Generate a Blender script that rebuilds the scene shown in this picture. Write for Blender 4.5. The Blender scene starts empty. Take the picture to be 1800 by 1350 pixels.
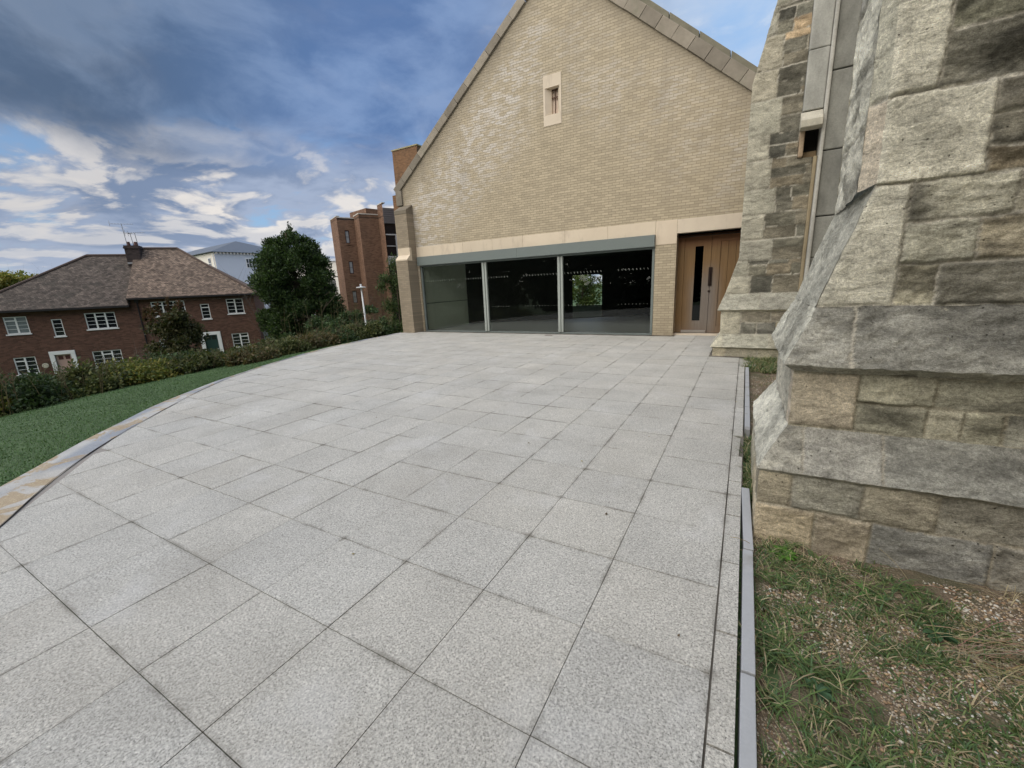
import bpy, math, random
import numpy as np
from mathutils import Matrix, Vector

# ------------------------------------------------------------------ camera, world, sun, exposure
scene = bpy.context.scene
COL = scene.collection
R = math.radians
CAM_H = 1.71
def cam_matrix(pitch, roll, yaw):
    cy, sy = math.cos(yaw), math.sin(yaw)
    Rz = np.array([[cy, sy, 0], [-sy, cy, 0], [0, 0, 1]])
    cp, sp = math.cos(pitch), math.sin(pitch)
    M = np.array([[1, 0, 0], [0, sp, cp], [0, -cp, sp]])
    c, s = math.cos(roll), math.sin(roll)
    Rr = np.array([[c, s, 0], [-s, c, 0], [0, 0, 1]])
    return (Rr @ M @ Rz).T
camd = bpy.data.cameras.new('camera'); cam = bpy.data.objects.new('camera', camd); COL.objects.link(cam)
m3 = cam_matrix(R(13.336), R(-2.564), R(29.425))
mw = Matrix.Identity(4)
for i in range(3):
    for j in range(3): mw[i][j] = m3[i, j]
mw[2][3] = CAM_H
cam.matrix_world = mw
camd.sensor_width = 36; camd.lens = 36 * 725.994 / 1800
camd.clip_start = .05; camd.clip_end = 3000
scene.camera = cam
scene.view_settings.view_transform = 'Standard'; scene.view_settings.look = 'None'
scene.view_settings.exposure = 0.0; scene.view_settings.gamma = 1
scene.cycles.use_denoising = True
scene.cycles.max_bounces = 6

SUN_EL, SUN_AZ = R(32), R(200)      # azimuth clockwise from +Y: behind and a little left of the camera
sun_dir = Vector((math.sin(SUN_AZ)*math.cos(SUN_EL), math.cos(SUN_AZ)*math.cos(SUN_EL), math.sin(SUN_EL)))

class NT:
    """small helper to write node trees as expressions"""
    def __init__(s, tree): s.t = tree; s.n = tree.nodes; s.l = tree.links
    def new(s, kind, **kw):
        n = s.n.new(kind)
        for k, v in kw.items(): setattr(n, k, v)
        return n
    def put(s, sock, v):
        if isinstance(v, bpy.types.NodeSocket): s.l.new(v, sock)
        elif isinstance(v, (tuple, list)):
            v = tuple(v)
            if len(sock.default_value) == 4 and len(v) == 3: v = v + (1,)
            sock.default_value = v
        else: sock.default_value = v
    def math(s, op, a, b=0.0, c=0.0, clamp=False):
        n = s.new('ShaderNodeMath', operation=op, use_clamp=clamp)
        s.put(n.inputs[0], a); s.put(n.inputs[1], b)
        if len(n.inputs) > 2: s.put(n.inputs[2], c)
        return n.outputs[0]
    def vmath(s, op, a, b=(0, 0, 0), scale=None):
        n = s.new('ShaderNodeVectorMath', operation=op)
        s.put(n.inputs[0], a); s.put(n.inputs[1], b)
        if scale is not None: s.put(n.inputs['Scale'], scale)
        return n.outputs['Value'] if op in ('DOT_PRODUCT', 'LENGTH') else n.outputs[0]
    def noise(s, vec, scale, detail=4, rough=.55, dist=0.0, dim='3D', out=0):
        n = s.new('ShaderNodeTexNoise', noise_dimensions=dim)
        s.put(n.inputs['Vector'], vec); s.put(n.inputs['Scale'], scale); s.put(n.inputs['Detail'], detail)
        s.put(n.inputs['Roughness'], rough); s.put(n.inputs['Distortion'], dist)
        return n.outputs[out]
    def voro(s, vec, scale, feature='F1', out=0):
        n = s.new('ShaderNodeTexVoronoi', feature=feature)
        s.put(n.inputs['Vector'], vec); s.put(n.inputs['Scale'], scale)
        return n.outputs[out]
    def ramp(s, fac, stops, interp='LINEAR'):
        n = s.new('ShaderNodeValToRGB'); cr = n.color_ramp; cr.interpolation = interp
        while len(cr.elements) < len(stops): cr.elements.new(.5)
        for e, (p, c) in zip(cr.elements, stops):
            e.position = p
            e.color = (c, c, c, 1) if isinstance(c, (int, float)) else tuple(c) + (1,)
        s.put(n.inputs[0], fac); return n.outputs[0]
    def mix(s, fac, a, b, mode='MIX'):
        n = s.new('ShaderNodeMix', data_type='RGBA', blend_type=mode)
        s.put(n.inputs[0], fac); s.put(n.inputs[6], a); s.put(n.inputs[7], b); return n.outputs[2]
    def scalevec(s, vec, v, loc=(0, 0, 0), rot=(0, 0, 0)):
        n = s.new('ShaderNodeMapping'); s.put(n.inputs['Vector'], vec)
        n.inputs['Scale'].default_value = v; n.inputs['Location'].default_value = loc; n.inputs['Rotation'].default_value = rot
        return n.outputs[0]
    def smooth(s, x, a, b):
        n = s.new('ShaderNodeMapRange', interpolation_type='SMOOTHSTEP')
        s.put(n.inputs[0], x); n.inputs[1].default_value = a; n.inputs[2].default_value = b
        return n.outputs[0]

W = bpy.data.worlds.new('World'); scene.world = W; W.use_nodes = True
w = NT(W.node_tree); w.n.clear()
tc = w.new('ShaderNodeTexCoord'); d = w.vmath('NORMALIZE', tc.outputs['Generated'])
sep = w.new('ShaderNodeSeparateXYZ'); w.put(sep.inputs[0], d)
dx, dy, dz = sep.outputs
sky = w.new('ShaderNodeTexSky', sky_type='NISHITA'); sky.sun_disc = False
sky.sun_elevation = SUN_EL; sky.sun_rotation = SUN_AZ; sky.air_density = 1.2; sky.dust_density = .6
clear = w.mix(.45, w.mix(1.0, sky.outputs[0], (.115, .12, .125), 'MULTIPLY'), (.22, .45, .88))
zz = w.math('ADD', w.math('MAXIMUM', dz, 0.0), .25)
comb = w.new('ShaderNodeCombineXYZ')
w.put(comb.inputs[0], w.math('DIVIDE', dx, zz)); w.put(comb.inputs[1], w.math('DIVIDE', dy, zz)); w.put(comb.inputs[2], .3)
P = comb.outputs[0]
warp = w.noise(P, .9, 3, .5, out=1)
Pw = w.vmath('ADD', P, w.vmath('SCALE', w.vmath('SUBTRACT', warp, (.5, .5, .5)), scale=.7))
Pw = w.vmath('MULTIPLY', Pw, (1, 1, 1))
n1 = w.noise(Pw, 1.65, 9, .55)
n1u = w.noise(w.vmath('SCALE', Pw, scale=.95), 1.65, 9, .55)
n2 = w.noise(w.vmath('ADD', Pw, (7.3, 2.1, 0)), 2.4, 7, .6)
lit = w.smooth(w.math('SUBTRACT', n1, n1u), -.002, .072)
cover = w.smooth(n1, .40, .475)
thick = w.smooth(n1, .47, .585)
body = w.mix(thick, (.38, .45, .60), (.215, .28, .42))
cl = w.mix(w.math('MULTIPLY', lit, w.math('SUBTRACT', 1.0, w.math('MULTIPLY', thick, .3))), body, (.86, .815, .77))
ccol = w.mix(w.math('MULTIPLY', cover, .95), clear, cl)
n3 = w.noise(w.vmath('ADD', Pw, (2.7, 9.4, 0)), 3.6, 7, .55); n3u = w.noise(w.vmath('SCALE', w.vmath('ADD', Pw, (2.7, 9.4, 0)), scale=.985), 3.6, 7, .55)
puff = w.math('MULTIPLY', w.smooth(n3, .52, .635), w.math('MULTIPLY', w.smooth(dz, .34, .26), .85))
ccol = w.mix(puff, ccol, w.mix(w.smooth(w.math('SUBTRACT', n3, n3u), -.03, .06), (.36, .40, .50), (.86, .81, .76)))
# the heavy bank of cloud high in the north-west
bdir = Vector((-.80, .41, .43)).normalized()
bk1 = w.smooth(w.math('ADD', w.vmath('DOT_PRODUCT', d, tuple(bdir)), w.math('MULTIPLY', w.math('SUBTRACT', n2, .5), .06)), .80, .90)
el = w.smooth(w.math('ADD', dz, w.math('MULTIPLY', w.math('SUBTRACT', n1, .5), .20)), .215, .30)
bank = w.math('MULTIPLY', bk1, el)
west = w.smooth(w.vmath('DOT_PRODUCT', d, tuple(Vector((-.96, .16, .22)).normalized())), .955, .995)
ccol = w.mix(w.math('MULTIPLY', west, .25), ccol, (.17, .23, .34))
side = w.smooth(dy, .28, .66)
dark = w.mix(side, w.mix(w.smooth(n2, .38, .64), (.085, .135, .225), (.17, .235, .35)), w.mix(w.smooth(n2, .38, .64), (.11, .20, .41), (.22, .33, .56)))
ccol = w.mix(w.math('MULTIPLY', bank, .96), ccol, dark)
# thin bright veil toward the north-east
vd = Vector((.15, .85, .50)).normalized()
veil = w.smooth(w.vmath('DOT_PRODUCT', d, tuple(vd)), .86, .99)
ccol = w.mix(w.math('MULTIPLY', veil, .75), ccol, w.mix(w.smooth(n2, .36, .66), (.40, .60, .90), (.60, .72, .90)))
# pale band on the horizon
hz = w.smooth(dz, .16, -.02)
ccol = w.mix(w.math('MULTIPLY', hz, .6), ccol, (.50, .56, .68))
# broad brightness of thin cloud around and in front of the low sun (behind the camera)
glow = w.smooth(w.vmath('DOT_PRODUCT', d, tuple(sun_dir)), .28, .92)
boost = w.math('ADD', 1.0, w.math('MULTIPLY', glow, 2.2))
up = w.math('ADD', 1.0, w.math('MULTIPLY', w.smooth(dz, .62, .95), .9))
ccol = w.mix(w.math('MULTIPLY', glow, .8), ccol, (.72, .655, .565))
ccol = w.vmath('SCALE', ccol, scale=w.math('MULTIPLY', boost, up))
bg = w.new('ShaderNodeBackground'); w.put(bg.inputs[0], ccol); bg.inputs[1].default_value = 1.0
wo = w.new('ShaderNodeOutputWorld'); w.l.new(bg.outputs[0], wo.inputs[0])

sl = bpy.data.lights.new('sun', 'SUN'); sl.energy = .7; sl.angle = R(35); sl.color = (1, .93, .82)
so = bpy.data.objects.new('sun', sl); COL.objects.link(so)
so.rotation_euler = (-sun_dir).to_track_quat('-Z', 'Y').to_euler(); so.location = (0, -20, 30)

# ------------------------------------------------------------------ mesh helpers
rng = np.random.default_rng(7); random.seed(7)
def tag(o, label=None, cat=None, group=None, kind=None):
    for k, v in (('label', label), ('category', cat), ('group', group), ('kind', kind)):
        if v: o[k] = v
    return o
def empty(name, loc=(0, 0, 0), rz=0.0, label=None, cat=None, group=None):
    o = bpy.data.objects.new(name, None); COL.objects.link(o); o.location = loc; o.rotation_euler[2] = rz
    o.empty_display_size = .3
    return tag(o, label, cat, group)
def raw(name, V, F, mat, parent=None, col=None, smooth=False, loc=None, rz=0.0):
    """link a mesh object from numpy arrays; F (n,k) or list of lists; col per vertex (n,3)"""
    me = bpy.data.meshes.new(name)
    V = np.asarray(V, dtype=np.float32)
    if isinstance(F, np.ndarray):
        n, k = F.shape
        me.vertices.add(len(V)); me.vertices.foreach_set('co', V.ravel())
        me.loops.add(n*k); me.loops.foreach_set('vertex_index', F.astype(np.int32).ravel())
        me.polygons.add(n); me.polygons.foreach_set('loop_start', np.arange(0, n*k, k, dtype=np.int32))
        me.polygons.foreach_set('loop_total', np.full(n, k, dtype=np.int32))
        me.update(calc_edges=True)
    else:
        me.from_pydata([tuple(map(float, v)) for v in V], [], F)
    if col is not None:
        a = me.color_attributes.new('Col', 'FLOAT_COLOR', 'POINT')
        c4 = np.ones((len(V), 4), dtype=np.float32); c4[:, :3] = col
        a.data.foreach_set('color', c4.ravel())
    if smooth: me.polygons.foreach_set('use_smooth', np.ones(len(me.polygons), dtype=bool))
    me.materials.append(mat)
    o = bpy.data.objects.new(name, me); COL.objects.link(o)
    if parent is not None: o.parent = parent
    if loc is not None: o.location = loc
    o.rotation_euler[2] = rz
    return o
class MB:
    """collects simple solids into one mesh"""
    def __init__(s): s.v = []; s.f = []; s.c = []; s.cc = (1, 1, 1)
    def add(s, V, F, c=None):
        b = len(s.v); s.v += [tuple(p) for p in V]; s.f += [[b+i for i in f] for f in F]; s.c += [c or s.cc]*len(V)
    def box(s, x0, x1, y0, y1, z0, z1, c=None):
        V = [(x0,y0,z0),(x1,y0,z0),(x1,y1,z0),(x0,y1,z0),(x0,y0,z1),(x1,y0,z1),(x1,y1,z1),(x0,y1,z1)]
        s.add(V, [(0,3,2,1),(4,5,6,7),(0,1,5,4),(1,2,6,5),(2,3,7,6),(3,0,4,7)], c); return s
    def poly(s, P, c=None): s.add(P, [list(range(len(P)))], c); return s
    def prism(s, P, vec, c=None):
        """P a planar loop, extruded by vec"""
        n = len(P); Q = [tuple(np.add(p, vec)) for p in P]
        s.add(list(P)+Q, [list(range(n))[::-1], list(range(n, 2*n))]+[[i, (i+1) % n, n+(i+1) % n, n+i] for i in range(n)], c); return s
    def tube(s, P, r, n=6, c=None):
        P = [np.array(p, float) for p in P]; rs = r if isinstance(r, (list, tuple)) else [r]*len(P)
        V = []
        for i, p in enumerate(P):
            t = P[min(i+1, len(P)-1)]-P[max(i-1, 0)]; t = t/(np.linalg.norm(t)+1e-9)
            a = np.cross(t, (0, 0, 1) if abs(t[2]) < .9 else (1, 0, 0)); a /= np.linalg.norm(a); b = np.cross(t, a)
            for k in range(n):
                an = 2*math.pi*k/n; V.append(p+rs[i]*(math.cos(an)*a+math.sin(an)*b))
        F = []
        for i in range(len(P)-1):
            for k in range(n): F.append((i*n+k, i*n+(k+1) % n, (i+1)*n+(k+1) % n, (i+1)*n+k))
        F.append(list(range(n))[::-1]); F.append([(len(P)-1)*n+k for k in range(n)])
        s.add(V, F, c); return s
    def build(s, name, mat, parent=None, bevel=0, smooth=False, loc=None, rz=0.0):
        o = raw(name, s.v, s.f, mat, parent, col=np.array(s.c), smooth=smooth, loc=loc, rz=rz)
        if bevel:
            b = o.modifiers.new('bevel', 'BEVEL'); b.width = bevel; b.segments = 2; b.limit_method = 'ANGLE'; b.angle_limit = R(40)
        return o
def holes_wall(x0, x1, z0, z1, holes, y=0.0, depth=.12, top=None):
    """front wall sheet in the xz plane at y with real openings (reveals run back by depth); top(x) cuts a sloping top"""
    mb = MB()
    xs = sorted(set([x0, x1]+[h[0] for h in holes]+[h[1] for h in holes])); zs = sorted(set([z0, z1]+[h[2] for h in holes]+[h[3] for h in holes]))
    for i in range(len(xs)-1):
        for j in range(len(zs)-1):
            a, b, c, e = xs[i], xs[i+1], zs[j], zs[j+1]; mx, mz = (a+b)/2, (c+e)/2
            if any(h[0] < mx < h[1] and h[2] < mz < h[3] for h in holes): continue
            mb.poly([(a, y, c), (b, y, c), (b, y, e), (a, y, e)])
    for a, b, c, e in holes:
        yb = y+depth
        mb.poly([(a, y, c), (a, yb, c), (b, yb, c), (b, y, c)][::-1]); mb.poly([(a, y, e), (b, y, e), (b, yb, e), (a, yb, e)][::-1])
        mb.poly([(a, y, c), (a, y, e), (a, yb, e), (a, yb, c)][::-1]); mb.poly([(b, y, c), (b, yb, c), (b, yb, e), (b, y, e)][::-1])
    return mb

# numpy value noise
_T = np.random.default_rng(3).random((64, 64, 64)).astype(np.float32)
def vnoise(p):
    p = np.asarray(p, float); i = np.floor(p).astype(int); f = p-i; f = f*f*(3-2*f)
    r = 0
    for a in (0, 1):
        for b in (0, 1):
            for c in (0, 1):
                wt = (f[..., 0] if a else 1-f[..., 0])*(f[..., 1] if b else 1-f[..., 1])*(f[..., 2] if c else 1-f[..., 2])
                r = r+wt*_T[(i[..., 0]+a) & 63, (i[..., 1]+b) & 63, (i[..., 2]+c) & 63]
    return r
def fbm(p, oct=4, lac=2.1, gain=.5):
    r = 0; a = 1; t = 0; p = np.asarray(p, float)
    for k in range(oct): r = r+a*vnoise(p+17.3*k); t += a; a *= gain; p = p*lac
    return r/t

# ------------------------------------------------------------------ materials
def mat(name, fn):
    m = bpy.data.materials.new(name); m.use_nodes = True; t = NT(m.node_tree); t.n.clear()
    b = t.new('ShaderNodeBsdfPrincipled'); o = t.new('ShaderNodeOutputMaterial'); t.l.new(b.outputs[0], o.inputs[0])
    t.b = b; t.o = o; b.inputs['Roughness'].default_value = .85; b.inputs['Specular IOR Level'].default_value = .3
    t.obj = t.new('ShaderNodeTexCoord').outputs['Object']
    t.geo = t.new('ShaderNodeNewGeometry').outputs['Position']
    t.col = None
    fn(t); return m
def attr(t): return t.new('ShaderNodeAttribute', attribute_name='Col').outputs['Color']
def bump(t, h, strength=.4, dist=.01):
    n = t.new('ShaderNodeBump'); n.inputs['Strength'].default_value = strength; n.inputs['Distance'].default_value = dist
    t.put(n.inputs['Height'], h); t.l.new(n.outputs[0], t.b.inputs['Normal'])
def flat(name, c, rough=.6, var=.12, scale=6, metal=0, spec=.4):
    def fn(t):
        n = t.noise(t.obj, scale, 5, .6)
        t.put(t.b.inputs['Base Color'], t.mix(n, tuple(x*(1-var) for x in c), tuple(min(1, x*(1+var)) for x in c)))
        t.b.inputs['Roughness'].default_value = rough; t.b.inputs['Metallic'].default_value = metal; t.b.inputs['Specular IOR Level'].default_value = spec
    return mat(name, fn)
def brickmat(name, c1, c2, mortar, bw=.225, bh=.075, ms=.010, plane='xz', patch=None, bumpd=.006, wob=.004, tint=(.75, 1.3)):
    def fn(t):
        rot = {'xz': (R(90), 0, 0), 'yz': (R(90), 0, R(90)), 'xy': (0, 0, 0)}[plane]
        s = t.new('ShaderNodeSeparateXYZ'); t.put(s.inputs[0], t.obj)
        c = t.new('ShaderNodeCombineXYZ')
        t.put(c.inputs[0], s.outputs[0] if plane[0] == 'x' else s.outputs[1]); t.put(c.inputs[1], s.outputs[2] if plane[1] == 'z' else s.outputs[1])
        v = t.vmath('ADD', c.outputs[0], t.vmath('SCALE', t.vmath('SUBTRACT', t.noise(t.obj, 9, 2, out=1), (.5, .5, .5)), scale=wob))
        b = t.new('ShaderNodeTexBrick'); t.put(b.inputs['Vector'], v)
        b.inputs['Scale'].default_value = 1; b.inputs['Brick Width'].default_value = bw; b.inputs['Row Height'].default_value = bh
        b.inputs['Mortar Size'].default_value = ms/2; b.inputs['Mortar Smooth'].default_value = .25; b.inputs['Bias'].default_value = 0
        t.put(b.inputs['Color1'], (0, 0, 0)); t.put(b.inputs['Color2'], (1, 1, 1)); t.put(b.inputs['Mortar'], (.5, .5, .5))
        per = t.ramp(b.outputs[0], [(0, tint[0]), (1, tint[1])])
        base = t.mix(t.noise(t.obj, .8, 5, .6), c1, c2)
        base = t.mix(1.0, base, per, 'MULTIPLY')
        base = t.mix(t.math('MULTIPLY', t.noise(t.obj, 40, 4, .7), .5), base, tuple(x*.8 for x in c1))
        if patch: base = patch(t, base, b)
        colr = t.mix(b.outputs['Fac'], base, mortar)
        t.put(t.b.inputs['Base Color'], colr)
        h = t.math('ADD', t.math('SUBTRACT', 1.0, b.outputs['Fac']), t.math('MULTIPLY', t.noise(t.obj, 60, 4), .4))
        bump(t, h, .8, bumpd)
    return mat(name, fn)
# ------------------------------------------------------------------ ground: terrain, terrace
OUT = [(1.6,-1.9),(-1.6,-1.75),(-3.9,-.95),(-5.3,.0),(-6.3,.80),(-6.85,1.25),(-7.55,1.88),(-8.40,2.68),(-9.15,3.55),(-9.95,4.7),(-11.0,6.6),(-11.75,8.3),(-12.25,10.2),(-12.52,12.0),(-12.6,13.0)]
INN = [(1.6,-1.5),(-1.3,-1.35),(-3.3,-.62),(-4.35,.05),(-5.0,.53),(-5.45,.76),(-6.0,1.08),(-6.75,1.62),(-7.5,2.27),(-8.2,2.95),(-9.0,3.72),(-9.95,4.85),(-10.85,6.45),(-11.58,8.2),(-12.08,10.1),(-12.36,12.0),(-12.45,13.0)]
def resample(P, n):
    P = np.array(P, float); s = np.r_[0, np.cumsum(np.linalg.norm(np.diff(P, axis=0), axis=1))]
    u = np.linspace(0, s[-1], n); return np.c_[np.interp(u, s, P[:, 0]), np.interp(u, s, P[:, 1])]
def smoothline(P, n):
    Q = resample(P, 400)
    for k in range(60): Q[1:-1] = .25*Q[:-2]+.5*Q[1:-1]+.25*Q[2:]
    return resample(Q, n)
OUTS = smoothline(OUT, 90); INNS = smoothline(INN, 90)
def out_dist(x, y):
    """distance outside the terrace's curved edge (negative inside)"""
    p = np.stack([x, y], -1)[..., None, :]; a = OUTS[:-1]; b = OUTS[1:]; ab = b-a
    t = np.clip(((p-a)*ab).sum(-1)/(ab*ab).sum(-1), 0, 1); q = a+t[..., None]*ab; dd = np.linalg.norm(p-q, axis=-1)
    k = dd.argmin(-1); A = a[k]; AB = ab[k]; pp = p[..., 0, :]-A
    sgn = np.sign(AB[..., 0]*pp[..., 1]-AB[..., 1]*pp[..., 0])     # left of direction = outside?
    return np.take_along_axis(dd, k[..., None], -1)[..., 0]*sgn
def terrain_z(x, y):
    x = np.asarray(x, float); y = np.asarray(y, float)
    d = out_dist(x, y)
    west = np.clip(d, 0, None)*np.clip((-x-1)/4, 0, 1)
    z = -.035-.10*np.clip(west, 0, 5.2)
    z = z-2.75*np.clip((west-5.2)/7.5, 0, 1)**1.0*1.0
    z = z+.25*(fbm(np.stack([x*.15, y*.15, x*0], -1), 3)-.5)*np.clip(west-4, 0, 1)
    z = z+(-1.7-z)*np.clip((y-21)/4, 0, 1)*(d > 0)
    z = np.where(d <= 0, -.10, z)
    z = np.where((x > 2) & (y < 20), -.06, z)
    return z
GAX = np.r_[-900, -400, -200, -120, -90, -70, -55, -45, np.arange(-38, -14, 1.2), np.arange(-14, 3, .35), 4, 8, 15, 40, 120, 400, 900]
GAY = np.r_[-900, -300, -100, -50, -30, -18, -10, -6, np.arange(-4, 16, .35), 17, 19, 22, 26, 32, 40, 55, 80, 130, 250, 500, 900]
gx, gy = np.meshgrid(GAX, GAY, indexing='ij')
gz = terrain_z(gx, gy)
nx, ny = gx.shape; idx = np.arange(nx*ny).reshape(nx, ny)
F = np.stack([idx[:-1, :-1], idx[1:, :-1], idx[1:, 1:], idx[:-1, 1:]], -1).reshape(-1, 4)
def m_ground(t):
    n = t.noise(t.geo, 1.2, 6, .6); n2 = t.noise(t.geo, 30, 4, .7)
    c = t.mix(n, (.075, .125, .052), (.115, .175, .075)); c = t.mix(t.math('MULTIPLY', n2, .6), c, (.03, .05, .02))
    t.put(t.b.inputs['Base Color'], c); bump(t, n2, .6, .03)
M_ground = mat('grass_ground', m_ground)
ter = raw('terrain', np.stack([gx, gy, gz], -1).reshape(-1, 3), F, M_ground, smooth=True); tag(ter, kind='structure')

def m_bedding(t):
    n = t.noise(t.geo, 60, 5, .7)
    t.put(t.b.inputs['Base Color'], t.mix(t.smooth(t.noise(t.geo, 1.6, 4), .35, .65), t.mix(n, (.03, .026, .022), (.09, .08, .065)), t.mix(n, (.12, .11, .09), (.24, .22, .19)))); t.b.inputs['Roughness'].default_value = 1
M_bed = mat('joint_sand', m_bedding)
# bedding under the slabs
P = [tuple(p)+(-.009,) for p in OUTS]+[(-12.6, 14.9, -.009), (1.5, 14.9, -.009), (.10, 9.2, -.009), (.10, 3.7, -.009), (.088, 3.7, -.009), (.088, -1.9, -.009)]
bd = MB(); bd.prism(P, (0, 0, -.25)); tag(bd.build('paving_bedding', M_bed), kind='structure')

def m_slab(t):
    c = attr(t)
    g1 = t.noise(t.geo, 95, 4, .75); g2 = t.voro(t.geo, 150); g3 = t.voro(t.vmath('ADD', t.geo, (3, 5, 0)), 75)
    sp = t.ramp(g1, [(.30, .36), (.47, .98), (.70, 1.5)])
    sp2 = t.ramp(t.voro(t.geo, 120, out=1), [(0, .72), (.5, 1.0), (1, 1.25)])
    big = t.ramp(t.noise(t.geo, 1.3, 5, .62), [(.3, .88), (.7, 1.09)])
    tone = t.mix(t.noise(t.geo, .5, 3), (1.015, 1.0, .975), (.995, 1.0, .995))
    c = t.mix(1.0, c, t.mix(1, t.mix(1, sp, sp2, 'MULTIPLY'), t.mix(1, big, tone, 'MULTIPLY'), 'MULTIPLY'), 'MULTIPLY')
    darkm = t.math('MULTIPLY', t.math('LESS_THAN', g3, .20), t.math('GREATER_THAN', t.noise(t.geo, 37, 2), .52))
    c = t.mix(t.math('MULTIPLY', darkm, .8), c, (.10, .095, .09))
    litem = t.math('MULTIPLY', t.math('LESS_THAN', t.voro(t.vmath('ADD', t.geo, (9, 1, 0)), 60), .14), .5)
    c = t.mix(litem, c, (.62, .60, .55))
    st = t.smooth(t.noise(t.geo, 2.7, 6, .7, .6), .62, .80)
    c = t.mix(t.math('MULTIPLY', st, .35), c, (.17, .16, .14))
    # dirt gathered along the joints and a few broad worn marks
    sp_ = t.new('ShaderNodeSeparateXYZ'); t.put(sp_.inputs[0], t.geo)
    fx = t.math('ABSOLUTE', t.math('SUBTRACT', t.math('FRACT', t.math('DIVIDE', t.math('ADD', sp_.outputs[0], .01), .5965)), .5))
    fy = t.math('ABSOLUTE', t.math('SUBTRACT', t.math('FRACT', t.math('DIVIDE', t.math('SUBTRACT', sp_.outputs[1], 2.28), .5925)), .5))
    jn = t.math('MAXIMUM', fx, fy); nz = t.noise(t.geo, 3.1, 5, .65)
    halo = t.math('MULTIPLY', t.smooth(t.math('ADD', jn, t.math('MULTIPLY', t.math('SUBTRACT', t.noise(t.geo, 14, 4, .7), .5), .06)), .445, .5), t.smooth(nz, .44, .66))
    c = t.mix(t.math('MULTIPLY', halo, .62), c, (.16, .15, .125))
    cor = t.math('MULTIPLY', t.smooth(t.math('ADD', t.math('ADD', fx, fy), t.math('MULTIPLY', t.noise(t.geo, 9, 4, .7), .07)), .93, 1.02), t.smooth(t.noise(t.geo, 1.1, 2), .5, .6))
    c = t.mix(t.math('MULTIPLY', cor, .6), c, (.11, .10, .075))
    wet = t.smooth(t.noise(t.vmath('ADD', t.geo, (31, 7, 0)), .75, 6, .62, .7), .50, .66)
    c = t.mix(t.math('MULTIPLY', wet, .20), c, (.27, .25, .21))
    pale = t.smooth(t.noise(t.vmath('ADD', t.geo, (3, 47, 0)), 1.5, 5, .6, .4), .56, .70)
    c = t.mix(t.math('MULTIPLY', pale, .22), c, (.60, .60, .59))
    t.put(t.b.inputs['Base Color'], c); t.b.inputs['Roughness'].default_value = .8
    bump(t, t.math('ADD', g1, t.math('MULTIPLY', g2, .5)), .35, .004)
M_slab = mat('exposed_aggregate_slab', m_slab)
def clip(poly, a, b):
    """keep the part of poly to the right of a->b"""
    out = []
    def s(p): return (b[0]-a[0])*(p[1]-a[1])-(b[1]-a[1])*(p[0]-a[0])
    for i in range(len(poly)):
        p, q = poly[i], poly[(i+1) % len(poly)]; sp_, sq = s(p), s(q)
        if sp_ <= 0: out.append(p)
        if (sp_ < 0 < sq) or (sq < 0 < sp_):
            u = sp_/(sp_-sq); out.append((p[0]+u*(q[0]-p[0]), p[1]+u*(q[1]-p[1])))
    return out
INC = [tuple(p) for p in resample(INNS, 26)]
slabs = MB(); g = .0022
rs = random.Random(5)
def slab(poly, base=.425):
    if len(poly) < 3: return
    A = abs(sum(poly[i][0]*poly[(i+1) % len(poly)][1]-poly[(i+1) % len(poly)][0]*poly[i][1] for i in range(len(poly))))/2
    if A < .012: return
    k = base*(1+rs.uniform(-.035, .04)); wv = rs.uniform(-.002, .012); z = rs.uniform(-.0015, .0015)
    tx, ty = rs.uniform(-.002, .002), rs.uniform(-.002, .002); cx = sum(p[0] for p in poly)/len(poly); cy = sum(p[1] for p in poly)/len(poly)
    c = (k*(1.015+wv), k, k*(.93-wv*1.5))
    top = [(p[0], p[1], z+tx*(p[0]-cx)+ty*(p[1]-cy)) for p in poly]; bot = [(p[0], p[1], -.05) for p in poly]; n = len(poly)
    a2 = sum(poly[i][0]*poly[(i+1) % n][1]-poly[(i+1) % n][0]*poly[i][1] for i in range(n))
    if a2 < 0: top.reverse(); bot.reverse()
    slabs.add(top+bot, [list(range(n))]+[[i, n+i, n+(i+1) % n, (i+1) % n] for i in range(n)], c)
Y0 = 2.28-.5925*7
for i in range(22):
    x1 = -.01-.5965*i; x0 = x1-.5965
    for j in range(28):
        ya = Y0+.5925*j; yb = ya+.5925
        if ya > 13.9: continue
        yb_ = yb
        if x0 < -2.2 and yb > 13.35: yb_ = min(yb, 13.35)
        if x0 >= -2.3: yb_ = min(yb, 14.05)
        if x1 > -.6 and yb > 10.15: continue
        if yb_ <= ya+.05: continue
        P = [(x0+g, ya+g), (x1-g, ya+g), (x1-g, yb_-g), (x0+g, yb_-g)]
        for a, b in zip(INC[:-1], INC[1:]):
            P = clip(P, a, b)
            if len(P) < 3: break
        slab(P)
# fill behind the camera, narrow edge slabs and the small ones beside the far buttress
y = 2.28-.5925*6.5
while y < 8.9:
    y2 = y+.585
    if not (3.95 < y < 4.9): slab([(.0-.003, y+.003), (.090, y+.003), (.090, y2-.003), (-.003, y2-.003)], .43)
    else: slab([(-.003, y+.003), (.06, y+.003), (.072, y2-.06), (-.003, y2-.003)], .36)
    y = y2+.004
slab([(.0, 9.05), (.3, 9.2), (.05, 9.9), (-.003, 9.9)], .42)
sb = slabs.build('paving', M_slab); tag(sb, kind='structure')

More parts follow.
